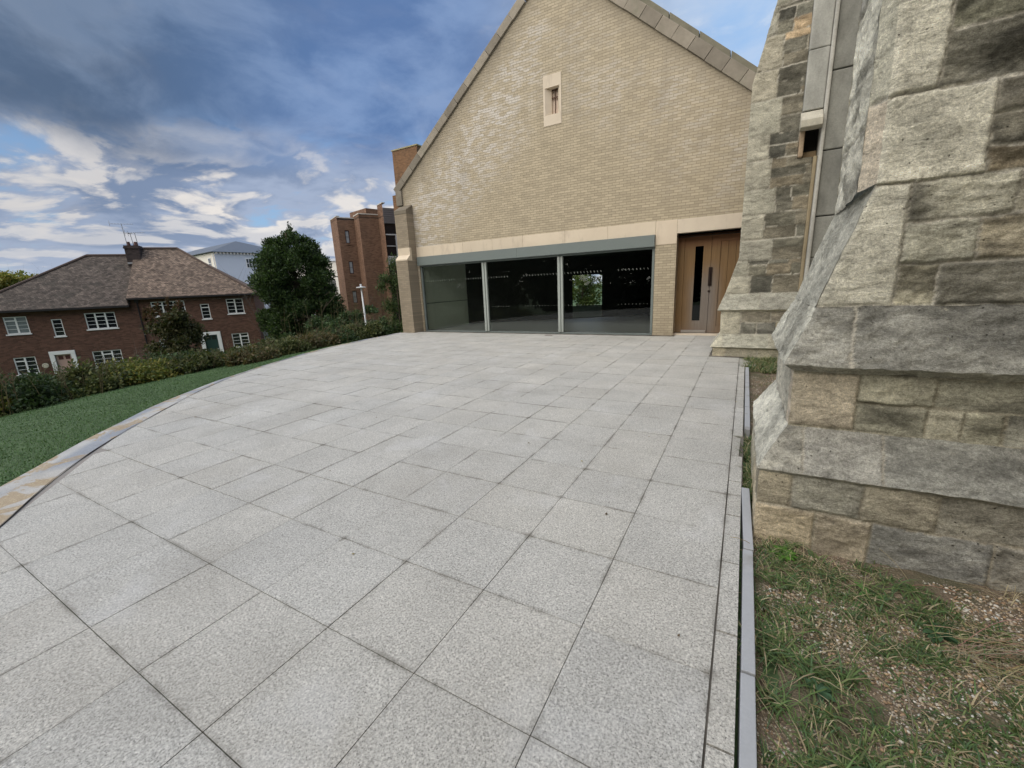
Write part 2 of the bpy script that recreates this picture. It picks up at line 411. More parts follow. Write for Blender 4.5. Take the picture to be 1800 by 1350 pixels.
# curved border of weathered in-situ concrete
def m_border(t):
    c = attr(t)
    m1 = t.noise(t.geo, .9, 6, .62, .5); m2 = t.noise(t.vmath('ADD', t.geo, (11, 4, 0)), 2.2, 6, .65, .8)
    speck = t.ramp(t.noise(t.geo, 90, 4, .75), [(.3, .75), (.7, 1.2)])
    c = t.mix(1, c, t.ramp(t.noise(t.geo, 2.5, 5, .6), [(.3, .85), (.7, 1.12)]), 'MULTIPLY')
    edge = t.smooth(m2, .53, .57)
    c = t.mix(t.math('MULTIPLY', edge, .85), c, t.mix(t.noise(t.geo, 8, 4), (.30, .215, .115), (.45, .36, .235)))
    c = t.mix(t.math('MULTIPLY', t.smooth(t.voro(t.geo, 26), .30, .18), t.math('MULTIPLY', edge, .6)), c, (.55, .47, .30))
    c = t.mix(t.math('MULTIPLY', t.smooth(m1, .56, .62), .6), c, (.25, .26, .28))
    c = t.mix(1, c, speck, 'MULTIPLY')
    t.put(t.b.inputs['Base Color'], c); t.b.inputs['Roughness'].default_value = .75
    bump(t, t.math('ADD', m2, t.math('MULTIPLY', t.noise(t.geo, 90, 3), .3)), .5, .01)
M_border = mat('weathered_concrete', m_border)
n = len(OUTS); bv = []; bf = []; bc = []
tones = [(.47, .465, .44), (.30, .32, .345), (.46, .465, .45), (.245, .26, .285), (.47, .455, .42), (.29, .31, .335)]
for i in range(n):
    a, b = INNS[i], OUTS[i]
    for k in range(5):
        u = k/4; p = a*(1-u)+b*u; bv.append((p[0], p[1], .004+.004*math.sin(i*.9+k)))
        tn = tones[(i//7) % 6]; tn2 = tones[((i+3)//9+2) % 6]; bc.append(tn if k < 3 else tn2)
    bv.append((b[0], b[1], -.2)); bc.append((.3, .29, .27))
for i in range(n-1):
    for k in range(5): bf.append((i*6+k, i*6+k+1, (i+1)*6+k+1, (i+1)*6+k))
bo = raw('border_strip', bv, [f[::-1] for f in bf], M_border, col=np.array(bc)); tag(bo, kind='structure')
# dark ragged joint between slabs and border
jm = MB()
for i in range(n-1):
    a, b = INNS[i], INNS[i+1]; t_ = (b-a)/np.linalg.norm(b-a); nn = np.array([-t_[1], t_[0]])
    w1 = .0015+.004*abs(math.sin(i*1.7)); w2 = .0015+.004*abs(math.sin((i+1)*1.7))
    jm.poly([(*(a-nn*w1), .010), (*(b-nn*w2), .010), (*(b+nn*w2), .010), (*(a+nn*w1), .010)])
tag(jm.build('border_joint', M_bed), kind='structure')

# mortar infill between the cut slabs and the border
mi = MB()
for i in range(n-1):
    a, b = INNS[i], INNS[i+1]; t_ = (b-a)/np.linalg.norm(b-a); nn = np.array([t_[1], -t_[0]])
    mi.poly([(*a, -.0035), (*b, -.0035), (*(b+nn*.42), -.0035), (*(a+nn*.42), -.0035)][::-1])
tag(mi.build('mortar_infill', flat('grey_mortar', (.27, .25, .225), .9, .25, 9)), kind='structure')
# kerb: grey edging
def m_kerb(t):
    n = t.noise(t.geo, 5, 6, .65); n2 = t.noise(t.geo, 70, 4, .7)
    c = t.mix(n, (.36, .375, .39), (.50, .515, .53)); c = t.mix(t.math('MULTIPLY', n2, .4), c, (.24, .25, .26))
    c = t.mix(t.math('MULTIPLY', t.smooth(t.noise(t.geo, 3, 5), .58, .7), .5), c, (.22, .20, .16))
    t.put(t.b.inputs['Base Color'], c); t.b.inputs['Roughness'].default_value = .6; bump(t, n2, .3, .003)
M_kerb = mat('grey_edging', m_kerb)
for lab, segs in (('near run of grey edging beside the paving, by the camera', [(-1.4, -.2, .10), (-.19, .8, .10), (.81, 1.75, .102), (1.76, 2.72, .104), (2.73, 3.62, .108)]), ('far run of grey edging beside the paving, past the weeds', [(5.15, 6.1, .104), (6.11, 7.55, .104), (7.56, 8.9, .104)])):
    k = MB()
    for a, b, x in segs: k.box(x+.004, x+.060, a+.002, b-.002, -.12, .012)
    if 'near' in lab:
        k.v = [(vx-(.02 if vy > 3.5 else 0), vy, vz) for vx, vy, vz in k.v]
    o = k.build('kerb_edging', M_kerb, bevel=.004); tag(o, lab, 'kerb edging', 'grey edging strips')
# planting bed beside the church
def bed_h(x, y):
    x = np.asarray(x, float); y = np.asarray(y, float)
    z = -.055+.05*(fbm(np.stack([x*3, y*3, x*0], -1), 4)-.5)+.03*(fbm(np.stack([x*14, y*14, x*0], -1), 3)-.5)
    return z+.035*np.clip((x-.6)/1.5, 0, 1)-.045*np.exp(-((x-.24)**2)/.005)*(y < 2.4)
bx, by = np.meshgrid(np.r_[np.arange(.172, 2.4, .022), 2.6], np.arange(-2, 10.4, .03), indexing='ij')
bz = bed_h(bx, by); nx, ny = bx.shape; idx = np.arange(nx*ny).reshape(nx, ny)
F = np.stack([idx[:-1, :-1], idx[1:, :-1], idx[1:, 1:], idx[:-1, 1:]], -1).reshape(-1, 4)
def m_soil(t):
    n = t.noise(t.geo, 22, 6, .7); n2 = t.noise(t.geo, 2.4, 4, .6)
    c = t.mix(n, (.07, .052, .036), (.27, .21, .145)); c = t.mix(t.math('MULTIPLY', t.smooth(n2, .45, .6), .6), c, (.08, .09, .045))
    pv = t.voro(t.geo, 85, out=1); pd = t.voro(t.geo, 85)
    peb = t.ramp(pv, [(0, (.30, .19, .10)), (.4, (.42, .33, .23)), (.75, (.50, .46, .38)), (1, (.22, .17, .13))])
    c = t.mix(t.math('MULTIPLY', t.smooth(pd, .42, .30), t.smooth(t.noise(t.geo, 3.5, 3), .42, .56)), c, peb)
    t.put(t.b.inputs['Base Color'], c); bump(t, t.math('SUBTRACT', n, pd), .8, .012)
M_soil = mat('soil_and_gravel', m_soil)
tag(raw('soil_bed', np.stack([bx, by, bz], -1).reshape(-1, 3), F, M_soil, smooth=True), kind='structure')
# loose gravel
def stones(N, fx, fy, fz, smin, smax, seed):
    r = np.random.default_rng(seed)
    x = fx(r, N); y = fy(r, N, x); z = fz(x, y); s = smin+(smax-smin)*r.random(N)**2.2
    ico = np.array([(0,0,1),(.89,0,.45),(.28,.85,.45),(-.72,.53,.45),(-.72,-.53,.45),(.28,-.85,.45),(.72,.53,-.45),(-.28,.85,-.45),(-.89,0,-.45),(-.28,-.85,-.45),(.72,-.53,-.45),(0,0,-1)])
    fc = np.array([(0,1,2),(0,2,3),(0,3,4),(0,4,5),(0,5,1),(1,6,2),(2,7,3),(3,8,4),(4,9,5),(5,10,1),(6,7,2),(7,8,3),(8,9,4),(9,10,5),(10,6,1),(11,7,6),(11,8,7),(11,9,8),(11,10,9),(11,6,10)])
    V = ico[None]*(1+.3*(r.random((N, 12, 1))-.5))*s[:, None, None]*np.stack([r.uniform(.8, 1.5, N), r.uniform(.7, 1.1, N), r.uniform(.45, .8, N)], -1)[:, None]
    a = r.random(N)*6.28; ca, sa = np.cos(a)[:, None], np.sin(a)[:, None]
    V = np.stack([V[..., 0]*ca-V[..., 1]*sa, V[..., 0]*sa+V[..., 1]*ca, V[..., 2]], -1)+np.stack([x, y, z+s*.25], -1)[:, None]
    pal = np.array([(.60,.55,.45),(.42,.30,.18),(.70,.66,.58),(.30,.19,.11),(.24,.20,.16),(.46,.37,.26),(.33,.28,.22),(.36,.24,.13)])
    c = np.minimum(.85, pal[r.integers(0, len(pal), N)]*(.9+.6*r.random((N, 1))))
    return V.reshape(-1, 3), (fc[None]+12*np.arange(N)[:, None, None]).reshape(-1, 3), np.repeat(c, 12, 0)
def m_peb(t):
    c = attr(t); c = t.mix(t.math('MULTIPLY', t.noise(t.geo, 120, 3), .5), c, (.2, .16, .12))
    t.put(t.b.inputs['Base Color'], c); t.b.inputs['Roughness'].default_value = .55
M_peb = mat('pebbles', m_peb)
def sx(r, N): return .2+2.1*r.random(N)
def sy(r, N, x):
    y = .8+2.1*r.random(N); m = r.random(N) < .35; return np.where(m, 3.6+6*r.random(N), y)
V, F_, c_ = stones(42000, sx, sy, lambda x, y: bed_h(x, y)+.002, .0026, .0090, 11)
keep = 1.14*fbm(np.stack([V[::12, 0]*2.2, V[::12, 1]*2.2, V[::12, 0]*0], -1), 3) + .18*np.clip(V[::12, 0]-.75, 0, .8) > .47
kf = np.repeat(keep, 20)
tag(raw('gravel', V, F_[kf], M_peb, col=c_, smooth=True), 'loose buff and brown gravel over the soil bed beside the church', 'gravel', kind='stuff')
# gravel strip under the big window
V, F_, c_ = stones(2600, lambda r, N: -11.75+9.2*r.random(N), lambda r, N, x: 13.37+.24*r.random(N), lambda x, y: x*0-.03, .008, .02, 12)
tag(raw('gravel', V, F_, M_peb, col=c_, smooth=True), 'thin strip of gravel along the foot of the big window', 'gravel', kind='stuff')

# ------------------------------------------------------------------ grass and weeds
def blades(x, y, z, hgt, wid, lean, c, seed, straw=0.0, droop=.6):
    r = np.random.default_rng(seed); N = len(x); a = r.random(N)*6.283; dirx, diry = np.cos(a), np.sin(a)
    px, py = -diry, dirx
    lv = np.array([0, .38, .72, 1.0]); wd = np.array([1, .9, .6, .06])
    V = np.zeros((N, 8, 3))
    for i, (t_, q) in enumerate(zip(lv, wd)):
        off = lean*hgt*(t_**1.7); hh = hgt*(t_-droop*lean*t_**2.6*.8); hh = np.maximum(hh, .006*t_)
        for k, sg in enumerate((-1, 1)):
            V[:, i*2+k, 0] = x+dirx*off+px*sg*wid*q*.5; V[:, i*2+k, 1] = y+diry*off+py*sg*wid*q*.5; V[:, i*2+k, 2] = z+hh
    f = np.array([(0,1,3,2),(2,3,5,4),(4,5,7,6)])
    F = (f[None]+8*np.arange(N)[:, None, None]).reshape(-1, 4)
    C = np.repeat(c, 8, 0).reshape(N, 8, 3)*np.array([.85,.85,.95,.95,1,1,1.1,1.1])[None, :, None]
    return V.reshape(-1, 3), F, C.reshape(-1, 3)
def m_leaf(t):
    c = attr(t); t.put(t.b.inputs['Base Color'], c); t.b.inputs['Roughness'].default_value = .6; t.b.inputs['Specular IOR Level'].default_value = .25
    tr = t.new('ShaderNodeBsdfTranslucent'); t.put(tr.inputs[0], t.mix(1, c, (1.1, 1.25, .6), 'MULTIPLY'))
    ms = t.new('ShaderNodeMixShader'); ms.inputs[0].default_value = .22; t.l.new(t.b.outputs[0], ms.inputs[1]); t.l.new(tr.outputs[0], ms.inputs[2]); t.l.new(ms.outputs[0], t.o.inputs[0])
M_leaf = mat('leaves', m_leaf)
def pick(r, pal, N, var=.25):
    pal = np.array(pal); return pal[r.integers(0, len(pal), N)]*(1-var+2*var*r.random((N, 1)))
GR = [(.10,.165,.06),(.125,.195,.065),(.085,.145,.065),(.16,.20,.075)]
STRAW = [(.46,.38,.24),(.38,.31,.19),(.30,.26,.16),(.52,.44,.28)]
# lawn blades on the falling bank
r = np.random.default_rng(21)
N = 210000
u = r.random(N); seg = (u*(len(OUTS)-1)); k = seg.astype(int); fr = (seg-k)[:, None]
base = OUTS[k]*(1-fr)+OUTS[np.minimum(k+1, len(OUTS)-1)]*fr; tn = OUTS[np.minimum(k+1, len(OUTS)-1)]-OUTS[k]; tn /= np.linalg.norm(tn, axis=1)[:, None]+1e-9
nn = np.stack([-tn[:, 1], tn[:, 0]], -1); dist = .01+6.0*r.random(N)**1.25
px = base[:, 0]-nn[:, 0]*dist; py = base[:, 1]-nn[:, 1]*dist
if out_dist(np.array([px[0]]), np.array([py[0]]))[0] < 0: px = base[:, 0]+nn[:, 0]*dist; py = base[:, 1]+nn[:, 1]*dist
ok = (px < -4) & (py > -2) & (py < 13.4); px, py, dist = px[ok], py[ok], dist[ok]
N = len(px)
hh = .022+.034*r.random(N)
V, F_, C_ = blades(px, py, terrain_z(px, py)-.01, hh, .006+.006*r.random(N), .3+.8*r.random(N), pick(r, [(.09,.165,.062),(.11,.19,.072),(.10,.16,.07),(.08,.14,.058)], N, .22)*(.8+.45*fbm(np.stack([px*1.3,py*1.3,px*0],-1),3))[:, None], 22)
tag(raw('lawn_grass', V, F_, M_leaf, col=C_), 'mown green lawn falling away from the curved terrace edge', 'grass', kind='stuff')
# weeds in the bed
r = np.random.default_rng(31); X = []; Yy = []; Hh = []; Ww = []; Ll = []; Cc = []
def tuft(cx, cy, rad, n, h, straw=.2, w=.006, lean=(.4, 1.6), pal=GR):
    a = r.random(n)*6.283; q = rad*np.sqrt(r.random(n)); X.append(cx+q*np.cos(a)); Yy.append(cy+q*np.sin(a)); Hh.append(h*(.45+.8*r.random(n)))
    Ww.append(w*(.6+.8*r.random(n))); Ll.append(r.uniform(lean[0], lean[1], n))
    c = pick(r, pal, n, .3); s = r.random(n) < straw; c[s] = pick(r, STRAW, s.sum(), .25); Cc.append(c)
for k in range(620):
    cx, cy = r.uniform(.2, 2.2), r.uniform(.85, 2.95)
    dens = fbm(np.array([[cx*2.1+5, cy*2.1, 3.3]]), 3)[0]-.14*max(0, cx-.8)
    if dens < .39: continue
    tuft(cx, cy, r.uniform(.03, .10), int(r.integers(16, 60)), r.uniform(.025, .075), .16)
for cx, cy, rad, n, h in [(.26,2.05,.10,170,.20),(.30,2.62,.12,180,.14),(.42,1.95,.10,120,.15),(.23,1.75,.05,80,.12),(.38,1.45,.10,150,.14),(.30,1.25,.08,90,.12),(.55,1.5,.12,150,.13),(.30,2.85,.09,130,.10),(.50,2.75,.14,160,.11),(.85,2.62,.16,190,.12),(.25,1.15,.06,80,.1),(.75,1.35,.14,130,.12),(1.15,1.7,.16,150,.13),(1.35,2.3,.14,140,.12),(.2,2.35,.04,70,.12)]:
    tuft(cx, cy, rad*1.1, n, h*.75, .16, .0065, (.8, 2.2))
for k in range(34):     # straw mat and dead stems lying down
    tuft(r.uniform(.2, 1.6), r.uniform(1, 2.9), .1, 22, .12, .95, .003, (1.3, 2.6))
for k in range(90): tuft(r.uniform(.3, .75), r.uniform(1.0, 1.75), r.uniform(.03, .08), int(r.integers(14, 40)), r.uniform(.03, .07), .2)
for k in range(46):     # the weeds that close over the edging, and those by the far buttress
    tuft(r.uniform(.12, .24), r.uniform(3.55, 4.95), .06, 46, r.uniform(.05, .11), .25, .006)
for k in range(70): tuft(.10+.75*r.random(), 8.7+1.35*r.random()**.8, .1, 60, r.uniform(.07, .18), .3, .009)
for k in range(50): tuft(r.uniform(.3, .9), r.uniform(3.3, 8.5), .08, 14, .07, .5, .006)
X, Yy, Hh, Ww, Ll, Cc = map(np.concatenate, (X, Yy, Hh, Ww, Ll, Cc))
V, F_, C_ = blades(X, Yy, bed_h(X, Yy)-.005, Hh, Ww, Ll, Cc, 33)
tag(raw('weeds', V, F_, M_leaf, col=C_), 'tufts of rough grass and weeds growing in the gravel bed beside the church', 'weeds', kind='stuff')
# broad leaved rosettes
def rosette(cx, cy, n, L, name, lab, col, seed):
    rr = random.Random(seed); m = MB()
    for i in range(n):
        a = rr.random()*6.28; l = L*rr.uniform(.6, 1.1); wd = l*.32; up = rr.uniform(.25, .8); q = []
        z0 = float(bed_h(cx, cy)); ca, sa = math.cos(a), math.sin(a); pts = []
        for t_, wq in ((0, .15), (.3, .8), (.6, 1), (.85, .65), (1, .05)):
            z = z0+l*(up*t_-.45*t_*t_)+.01
            pts.append(((cx+ca*l*t_-sa*wd*wq*.5, cy+sa*l*t_+ca*wd*wq*.5, z+.15*wd*wq), (cx+ca*l*t_, cy+sa*l*t_, z), (cx+ca*l*t_+sa*wd*wq*.5, cy+sa*l*t_-ca*wd*wq*.5, z+.15*wd*wq)))
        k = rr.uniform(.7, 1.3); c = tuple(x*k for x in col)
        Vv = [p for tr in pts for p in tr]; Ff = []
        for j in range(4): Ff += [(j*3, j*3+1, j*3+4, j*3+3), (j*3+1, j*3+2, j*3+5, j*3+4)]
        m.add(Vv, Ff, c)
    o = m.build(name, M_leaf, smooth=True); tag(o, lab, 'weed')
rosette(.34, 2.83, 90, .075, 'chickweed', 'bright green low weed cushion at the foot of the near buttress corner', (.10, .23, .035), 1)
rosette(.74, 2.66, 7, .09, 'dock_plant', 'small bright green leaf sprout against the foot of the near buttress', (.11, .25, .06), 2)
rosette(.95, 2.45, 34, .075, 'dock_plant', 'dark green leafy rosette in the middle of the bed under the dry stalks', (.05, .10, .045), 3)
rosette(.40, 1.85, 22, .065, 'dock_plant', 'grey green leafy rosette near the grey edging in the foreground', (.06, .12, .06), 4)
# dry stalks arching out in front of the buttress
m = MB(); rr = random.Random(9)
for i in range(30):
    bx0, by0 = 1.0+rr.uniform(-.12, .1), 2.35+rr.uniform(-.1, .15); a = rr.uniform(-.25, .75); L = rr.uniform(.25, .62); z0 = float(bed_h(bx0, by0)); pts = []
    for q in np.linspace(0, 1, 7): pts.append((bx0+math.cos(a)*L*q*.95, by0+math.sin(a)*L*q*.55+.03*math.sin(q*5+i), z0+L*(.42*q-.12*q*q)+.02*math.sin(3*q+i)))
    m.tube(pts, [.0022*(1-.6*q) for q in np.linspace(0, 1, 7)], 4, tuple(x*rr.uniform(.8, 1.2) for x in (.36, .28, .17)))
for i in range(14):
    bx0, by0 = rr.uniform(.2, 1.0), rr.uniform(1.5, 2.9); a = rr.uniform(0, 6.28); L = rr.uniform(.12, .3); z0 = float(bed_h(bx0, by0)); pts = []
    for q in np.linspace(0, 1, 5): pts.append((bx0+math.cos(a)*L*q*.7, by0+math.sin(a)*L*q*.7, z0+L*(.7*q-.3*q*q)))
    m.tube(pts, .0016, 4, tuple(x*rr.uniform(.8, 1.2) for x in (.34, .27, .17)))
tag(m.build('dry_stalks', M_leaf), 'arching dry straw-coloured stalks leaning against the near buttress foot', 'dead stems', kind='stuff')
# ------------------------------------------------------------------ the gabled brick hall
WY = 13.6
def m_eff(t, base, b):
    # pale bloom on scattered bricks towards the verges and a few clean new patches
    s = t.new('ShaderNodeSeparateXYZ'); t.put(s.inputs[0], t.obj)
    ax = t.math('ABSOLUTE', t.math('ADD', s.outputs[0], 5.7))
    verge = t.math('ADD', t.math('MULTIPLY', t.math('SUBTRACT', ax, 0), .81), s.outputs[2])     # distance to the verges
    band = t.math('MULTIPLY', t.smooth(verge, 6.3, 8.6), t.smooth(verge, 10.9, 9.6))
    nz = t.smooth(t.noise(t.obj, .75, 4, .6), .40, .62)
    per = t.smooth(t.voro(t.scalevec(t.obj, (4.44, 1, 13.33)), 1.0, out=1), .35, .75)
    lf = t.smooth(s.outputs[0], -5.0, -7.5); band = t.math('MULTIPLY', band, t.math('ADD', .65, t.math('MULTIPLY', lf, .75))); nz = t.math('MAXIMUM', nz, t.math('MULTIPLY', lf, t.smooth(t.noise(t.obj, 1.7, 4), .35, .55)))
    f = t.math('MULTIPLY', t.math('MULTIPLY', band, nz), t.math('ADD', t.math('MULTIPLY', per, .75), .12))
    base = t.mix(t.math('MULTIPLY', f, .62), base, (.64, .61, .57))
    edge = t.math('ADD', t.smooth(verge, 9.9, 11.0), t.math('MULTIPLY', t.smooth(t.noise(t.scalevec(t.obj, (1, 1, .22)), 1.1, 5, .65), .50, .72), t.math('MULTIPLY', t.smooth(verge, 6, 9), .6)))
    base = t.mix(t.math('MULTIPLY', edge, .50), base, (.21, .185, .15))
    damp = t.math('MULTIPLY', t.smooth(s.outputs[2], 1.0, .0), t.smooth(t.noise(t.obj, 2.0, 4), .35, .65))
    return t.mix(t.math('MULTIPLY', damp, .35), base, (.20, .16, .115))
M_buff = brickmat('buff_brick', (.435, .37, .262), (.53, .455, .328), (.27, .228, .165), patch=m_eff, tint=(.84, 1.12))
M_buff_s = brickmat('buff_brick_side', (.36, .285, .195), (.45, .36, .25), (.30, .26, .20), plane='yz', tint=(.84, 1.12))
def m_lime(t):
    n = t.noise(t.obj, 1.4, 6, .62); c = t.mix(n, (.56, .48, .375), (.72, .635, .51))
    c = t.mix(t.math('MULTIPLY', t.smooth(t.noise(t.scalevec(t.obj, (1, 1, .35)), 3, 5, .65), .55, .75), .35), c, (.36, .30, .24))
    t.put(t.b.inputs['Base Color'], t.mix(1, c, attr(t), 'MULTIPLY')); bump(t, t.noise(t.obj, 50, 4), .2, .004)
M_lime = mat('pale_limestone', m_lime)
def m_cope(t):
    n = t.noise(t.obj, 3, 6, .65); c = t.mix(n, (.15, .13, .105), (.37, .33, .275))
    c = t.mix(t.math('MULTIPLY', t.smooth(t.noise(t.obj, .9, 4), .55, .7), .4), c, (.14, .15, .10))
    t.put(t.b.inputs['Base Color'], t.mix(1, c, attr(t), 'MULTIPLY')); bump(t, t.noise(t.obj, 30, 4), .4, .008)
M_cope = mat('weathered_coping', m_cope)
hall = empty('gabled_hall', (0, 0, 0), 0, 'buff brick church hall with tall gable, long picture window and oak door', 'church hall')
zl = lambda x: 5.64+.786*(x+12.35)        # underside line of left verge
zr = lambda x: 6.42-.84*(x+.40)
AX = (6.42-.336-5.64-.786*12.35)/(.786+.84); AZ = zl(AX)
holes = [(-11.78, -2.49, -.2, 3.02), (-1.88, .9, -.2, 3.0), (-6.07, -5.45, 6.63, 8.05)]
wall = MB()
XL, XR = -12.5, 1.9
def top(x): return min(zl(x), zr(x))
xs = sorted(set([XL, XR, AX]+[h[0] for h in holes]+[h[1] for h in holes])); 
for a, b in zip(xs[:-1], xs[1:]):
    zc = -.3; m_ = (a+b)/2; hs = sorted([h for h in holes if h[0] < m_ < h[1]], key=lambda h: h[2])
    for h in hs:
        if h[2] > zc: wall.poly([(a, WY, zc), (b, WY, zc), (b, WY, h[2]), (a, WY, h[2])])
        zc = h[3]
    wall.poly([(a, WY, zc), (b, WY, zc), (b, WY, top(b)), (a, WY, top(a))])
wall.build('gable_wall', M_buff, hall)
sd = MB(); sd.poly([(XL, WY, -3), (XL, 17.5, -3), (XL, 17.5, 5.5), (XL, WY, 5.5)][::-1]); sd.build('side_wall', M_buff_s, hall)
for P_ in ([(-11.78, WY, -.2), (-11.78, WY+.3, -.2), (-11.78, WY+.3, 3.02), (-11.78, WY, 3.02)], [(-2.49, WY, -.2), (-2.49, WY+.3, -.2), (-2.49, WY+.3, 3.02), (-2.49, WY, 3.02)][::-1], [(-1.88, WY, -.2), (-1.88, WY+.45, -.2), (-1.88, WY+.45, 3.0), (-1.88, WY, 3.0)]):
    sd = MB(); sd.poly(P_); sd.build('reveal', M_buff_s, hall)

# lintel blocks: a band over window, dropped block at the pier, door lintel
lb = MB(); r = random.Random(2)
js = [-12.02, -10.95, -9.25, -7.55, -5.9, -4.22, -2.49]
js = [-11.86, -10.98, -9.56, -8.24, -6.98, -5.40, -3.95, -2.49]
for a, b in zip(js[:-1], js[1:]): k = r.uniform(.95, 1.05); lb.box(a+.004, b-.004, WY-.006, WY+.28, 3.02, 3.405, (k, k*.99, k*.97))
lb.box(-2.485, -1.886, WY-.007, WY+.28, 2.72, 3.395, (1.02, 1, .98)); lb.box(-1.878, 1.2, WY-.006, WY+.28, 3.0, 3.385, (1.0, 1.0, 1.0))
lb.build('lintel', M_lime, hall, bevel=.006)
# fascia: grey painted steel
M_steel = flat('grey_green_paint', (.165, .195, .188), .45, .05, 3)
fa = MB(); fa.box(-11.80, -7.2, WY-.10, WY+.10, 2.68, 3.015); fa.box(-7.197, -2.495, WY-.10, WY+.10, 2.68, 3.015); fa.build('fascia', M_steel, hall, bevel=.004)
fs = MB(); fs.box(-11.78, -2.5, WY+.05, WY+.16, 2.62, 2.678); fs.box(-11.78, -2.5, WY+.05, WY+.14, -.10, .045)
fs.box(-11.775, -11.70, WY+.04, WY+.13, .045, 2.62); fs.box(-2.575, -2.505, WY+.04, WY+.13, .045, 2.62)
fs.build('window_frame', M_steel, hall, bevel=.003)
for x in (-8.67, -5.60):
    mu = MB(); mu.box(x-.10, x-.012, WY+.02, WY+.13, .047, 2.617); mu.box(x+.012, x+.085, WY+.03, WY+.13, .047, 2.617); mu.box(x-.01, x+.01, WY+.07, WY+.12, .047, 2.617)
    mu.build('mullion', flat('mullion_paint', (.34, .375, .35), .45, .05, 3), hall, bevel=.004)
def glassmat(name, tint, refl=1.0):
    m = bpy.data.materials.new(name); m.use_nodes = True; t = NT(m.node_tree); t.n.clear()
    tr = t.new('ShaderNodeBsdfTransparent'); t.put(tr.inputs[0], tint); gl = t.new('ShaderNodeBsdfGlossy'); gl.inputs['Roughness'].default_value = .01; t.put(gl.inputs[0], (.9, .95, .93))
    fr = t.new('ShaderNodeFresnel'); fr.inputs[0].default_value = 1.5; ms = t.new('ShaderNodeMixShader'); o = t.new('ShaderNodeOutputMaterial')
    nz = t.new('ShaderNodeTexCoord'); bp = t.new('ShaderNodeBump'); bp.inputs['Strength'].default_value = .03; bp.inputs['Distance'].default_value = .02
    t.put(bp.inputs['Height'], t.noise(nz.outputs['Object'], 1.1, 2)); t.l.new(bp.outputs[0], gl.inputs['Normal'])
    t.put(ms.inputs[0], t.math('MULTIPLY', fr.outputs[0], refl)); t.l.new(tr.outputs[0], ms.inputs[1]); t.l.new(gl.outputs[0], ms.inputs[2]); t.l.new(ms.outputs[0], o.inputs[0]); return m
M_glass = glassmat('window_glass', (.93, .98, .93), 1.0)
M_dot = flat('etched_mark', (.19, .21, .19), .8, .05)
for a, b in ((-11.70, -8.77), (-8.585, -5.70), (-5.515, -2.575)):
    p = MB(); p.poly([(a, WY+.095, .045), (b, WY+.095, .045), (b, WY+.095, 2.62), (a, WY+.095, 2.62)]); pn = p.build('glass_pane', M_glass, hall)
    dm = MB(); x = a+.06; rr = random.Random(int(a*10))
    while x < b-.05:
        if math.sin(x*5.3)+math.sin(x*2.1+1) > -1.1:
            s_ = .020*rr.uniform(.4, 1.2); dm.poly([(x, WY+.092, 2.03), (x+s_, WY+.092, 2.03), (x+s_-.022, WY+.092, 2.085), (x-.022, WY+.092, 2.085)])
            if x > -8.5: dm.poly([(x, WY+.092, .965), (x+s_*.8, WY+.092, .965), (x+s_*.8, WY+.092, .992), (x, WY+.092, .992)])
        x += .115
    dm.build('etched_marks', M_dot, pn)
# room behind the glass
M_rw = flat('pale_green_plaster', (.86, .92, .78), .7, .06, 1); M_rd = flat('interior_shade', (.018, .02, .018), .6, .1, 2); M_rf = flat('grey_vinyl_floor', (.6, .61, .63), .35, .08, 2)  # near-black colour stands in for the unlit room depth and door soffit
def slat(x): return 17.16+.62*(x+11.16)
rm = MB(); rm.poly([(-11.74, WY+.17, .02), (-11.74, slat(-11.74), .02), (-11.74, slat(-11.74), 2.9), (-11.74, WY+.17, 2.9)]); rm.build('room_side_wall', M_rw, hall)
rj = MB(); rj.box(-11.73, -11.715, WY+.2, slat(-11.74)-.02, 1.14, 1.165); rj.build('room_rail', flat('rail', (.22, .27, .22), .6), hall)
rf = MB(); rf.poly([(-11.74, WY+.14, .012), (1, WY+.14, .012), (1, slat(1), .012), (-11.74, slat(-11.74), .012)]); rf.build('room_floor', M_rf, hall)
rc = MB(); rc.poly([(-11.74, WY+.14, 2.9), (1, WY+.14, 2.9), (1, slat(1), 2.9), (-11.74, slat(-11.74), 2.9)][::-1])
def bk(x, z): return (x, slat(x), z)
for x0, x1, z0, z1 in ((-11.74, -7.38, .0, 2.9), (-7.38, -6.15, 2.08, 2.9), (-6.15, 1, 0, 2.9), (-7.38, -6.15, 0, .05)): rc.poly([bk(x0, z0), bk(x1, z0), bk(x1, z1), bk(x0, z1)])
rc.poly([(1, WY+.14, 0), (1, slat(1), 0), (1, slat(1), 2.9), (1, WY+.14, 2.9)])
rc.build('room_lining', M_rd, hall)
bd_ = MB(); bd_.poly([bk(-7.38, .05), bk(-6.15, .05), bk(-6.15, .62), bk(-7.38, .62)]); bd_.build('room_panel', flat('pale_panel', (.16, .20, .16), .5), hall)
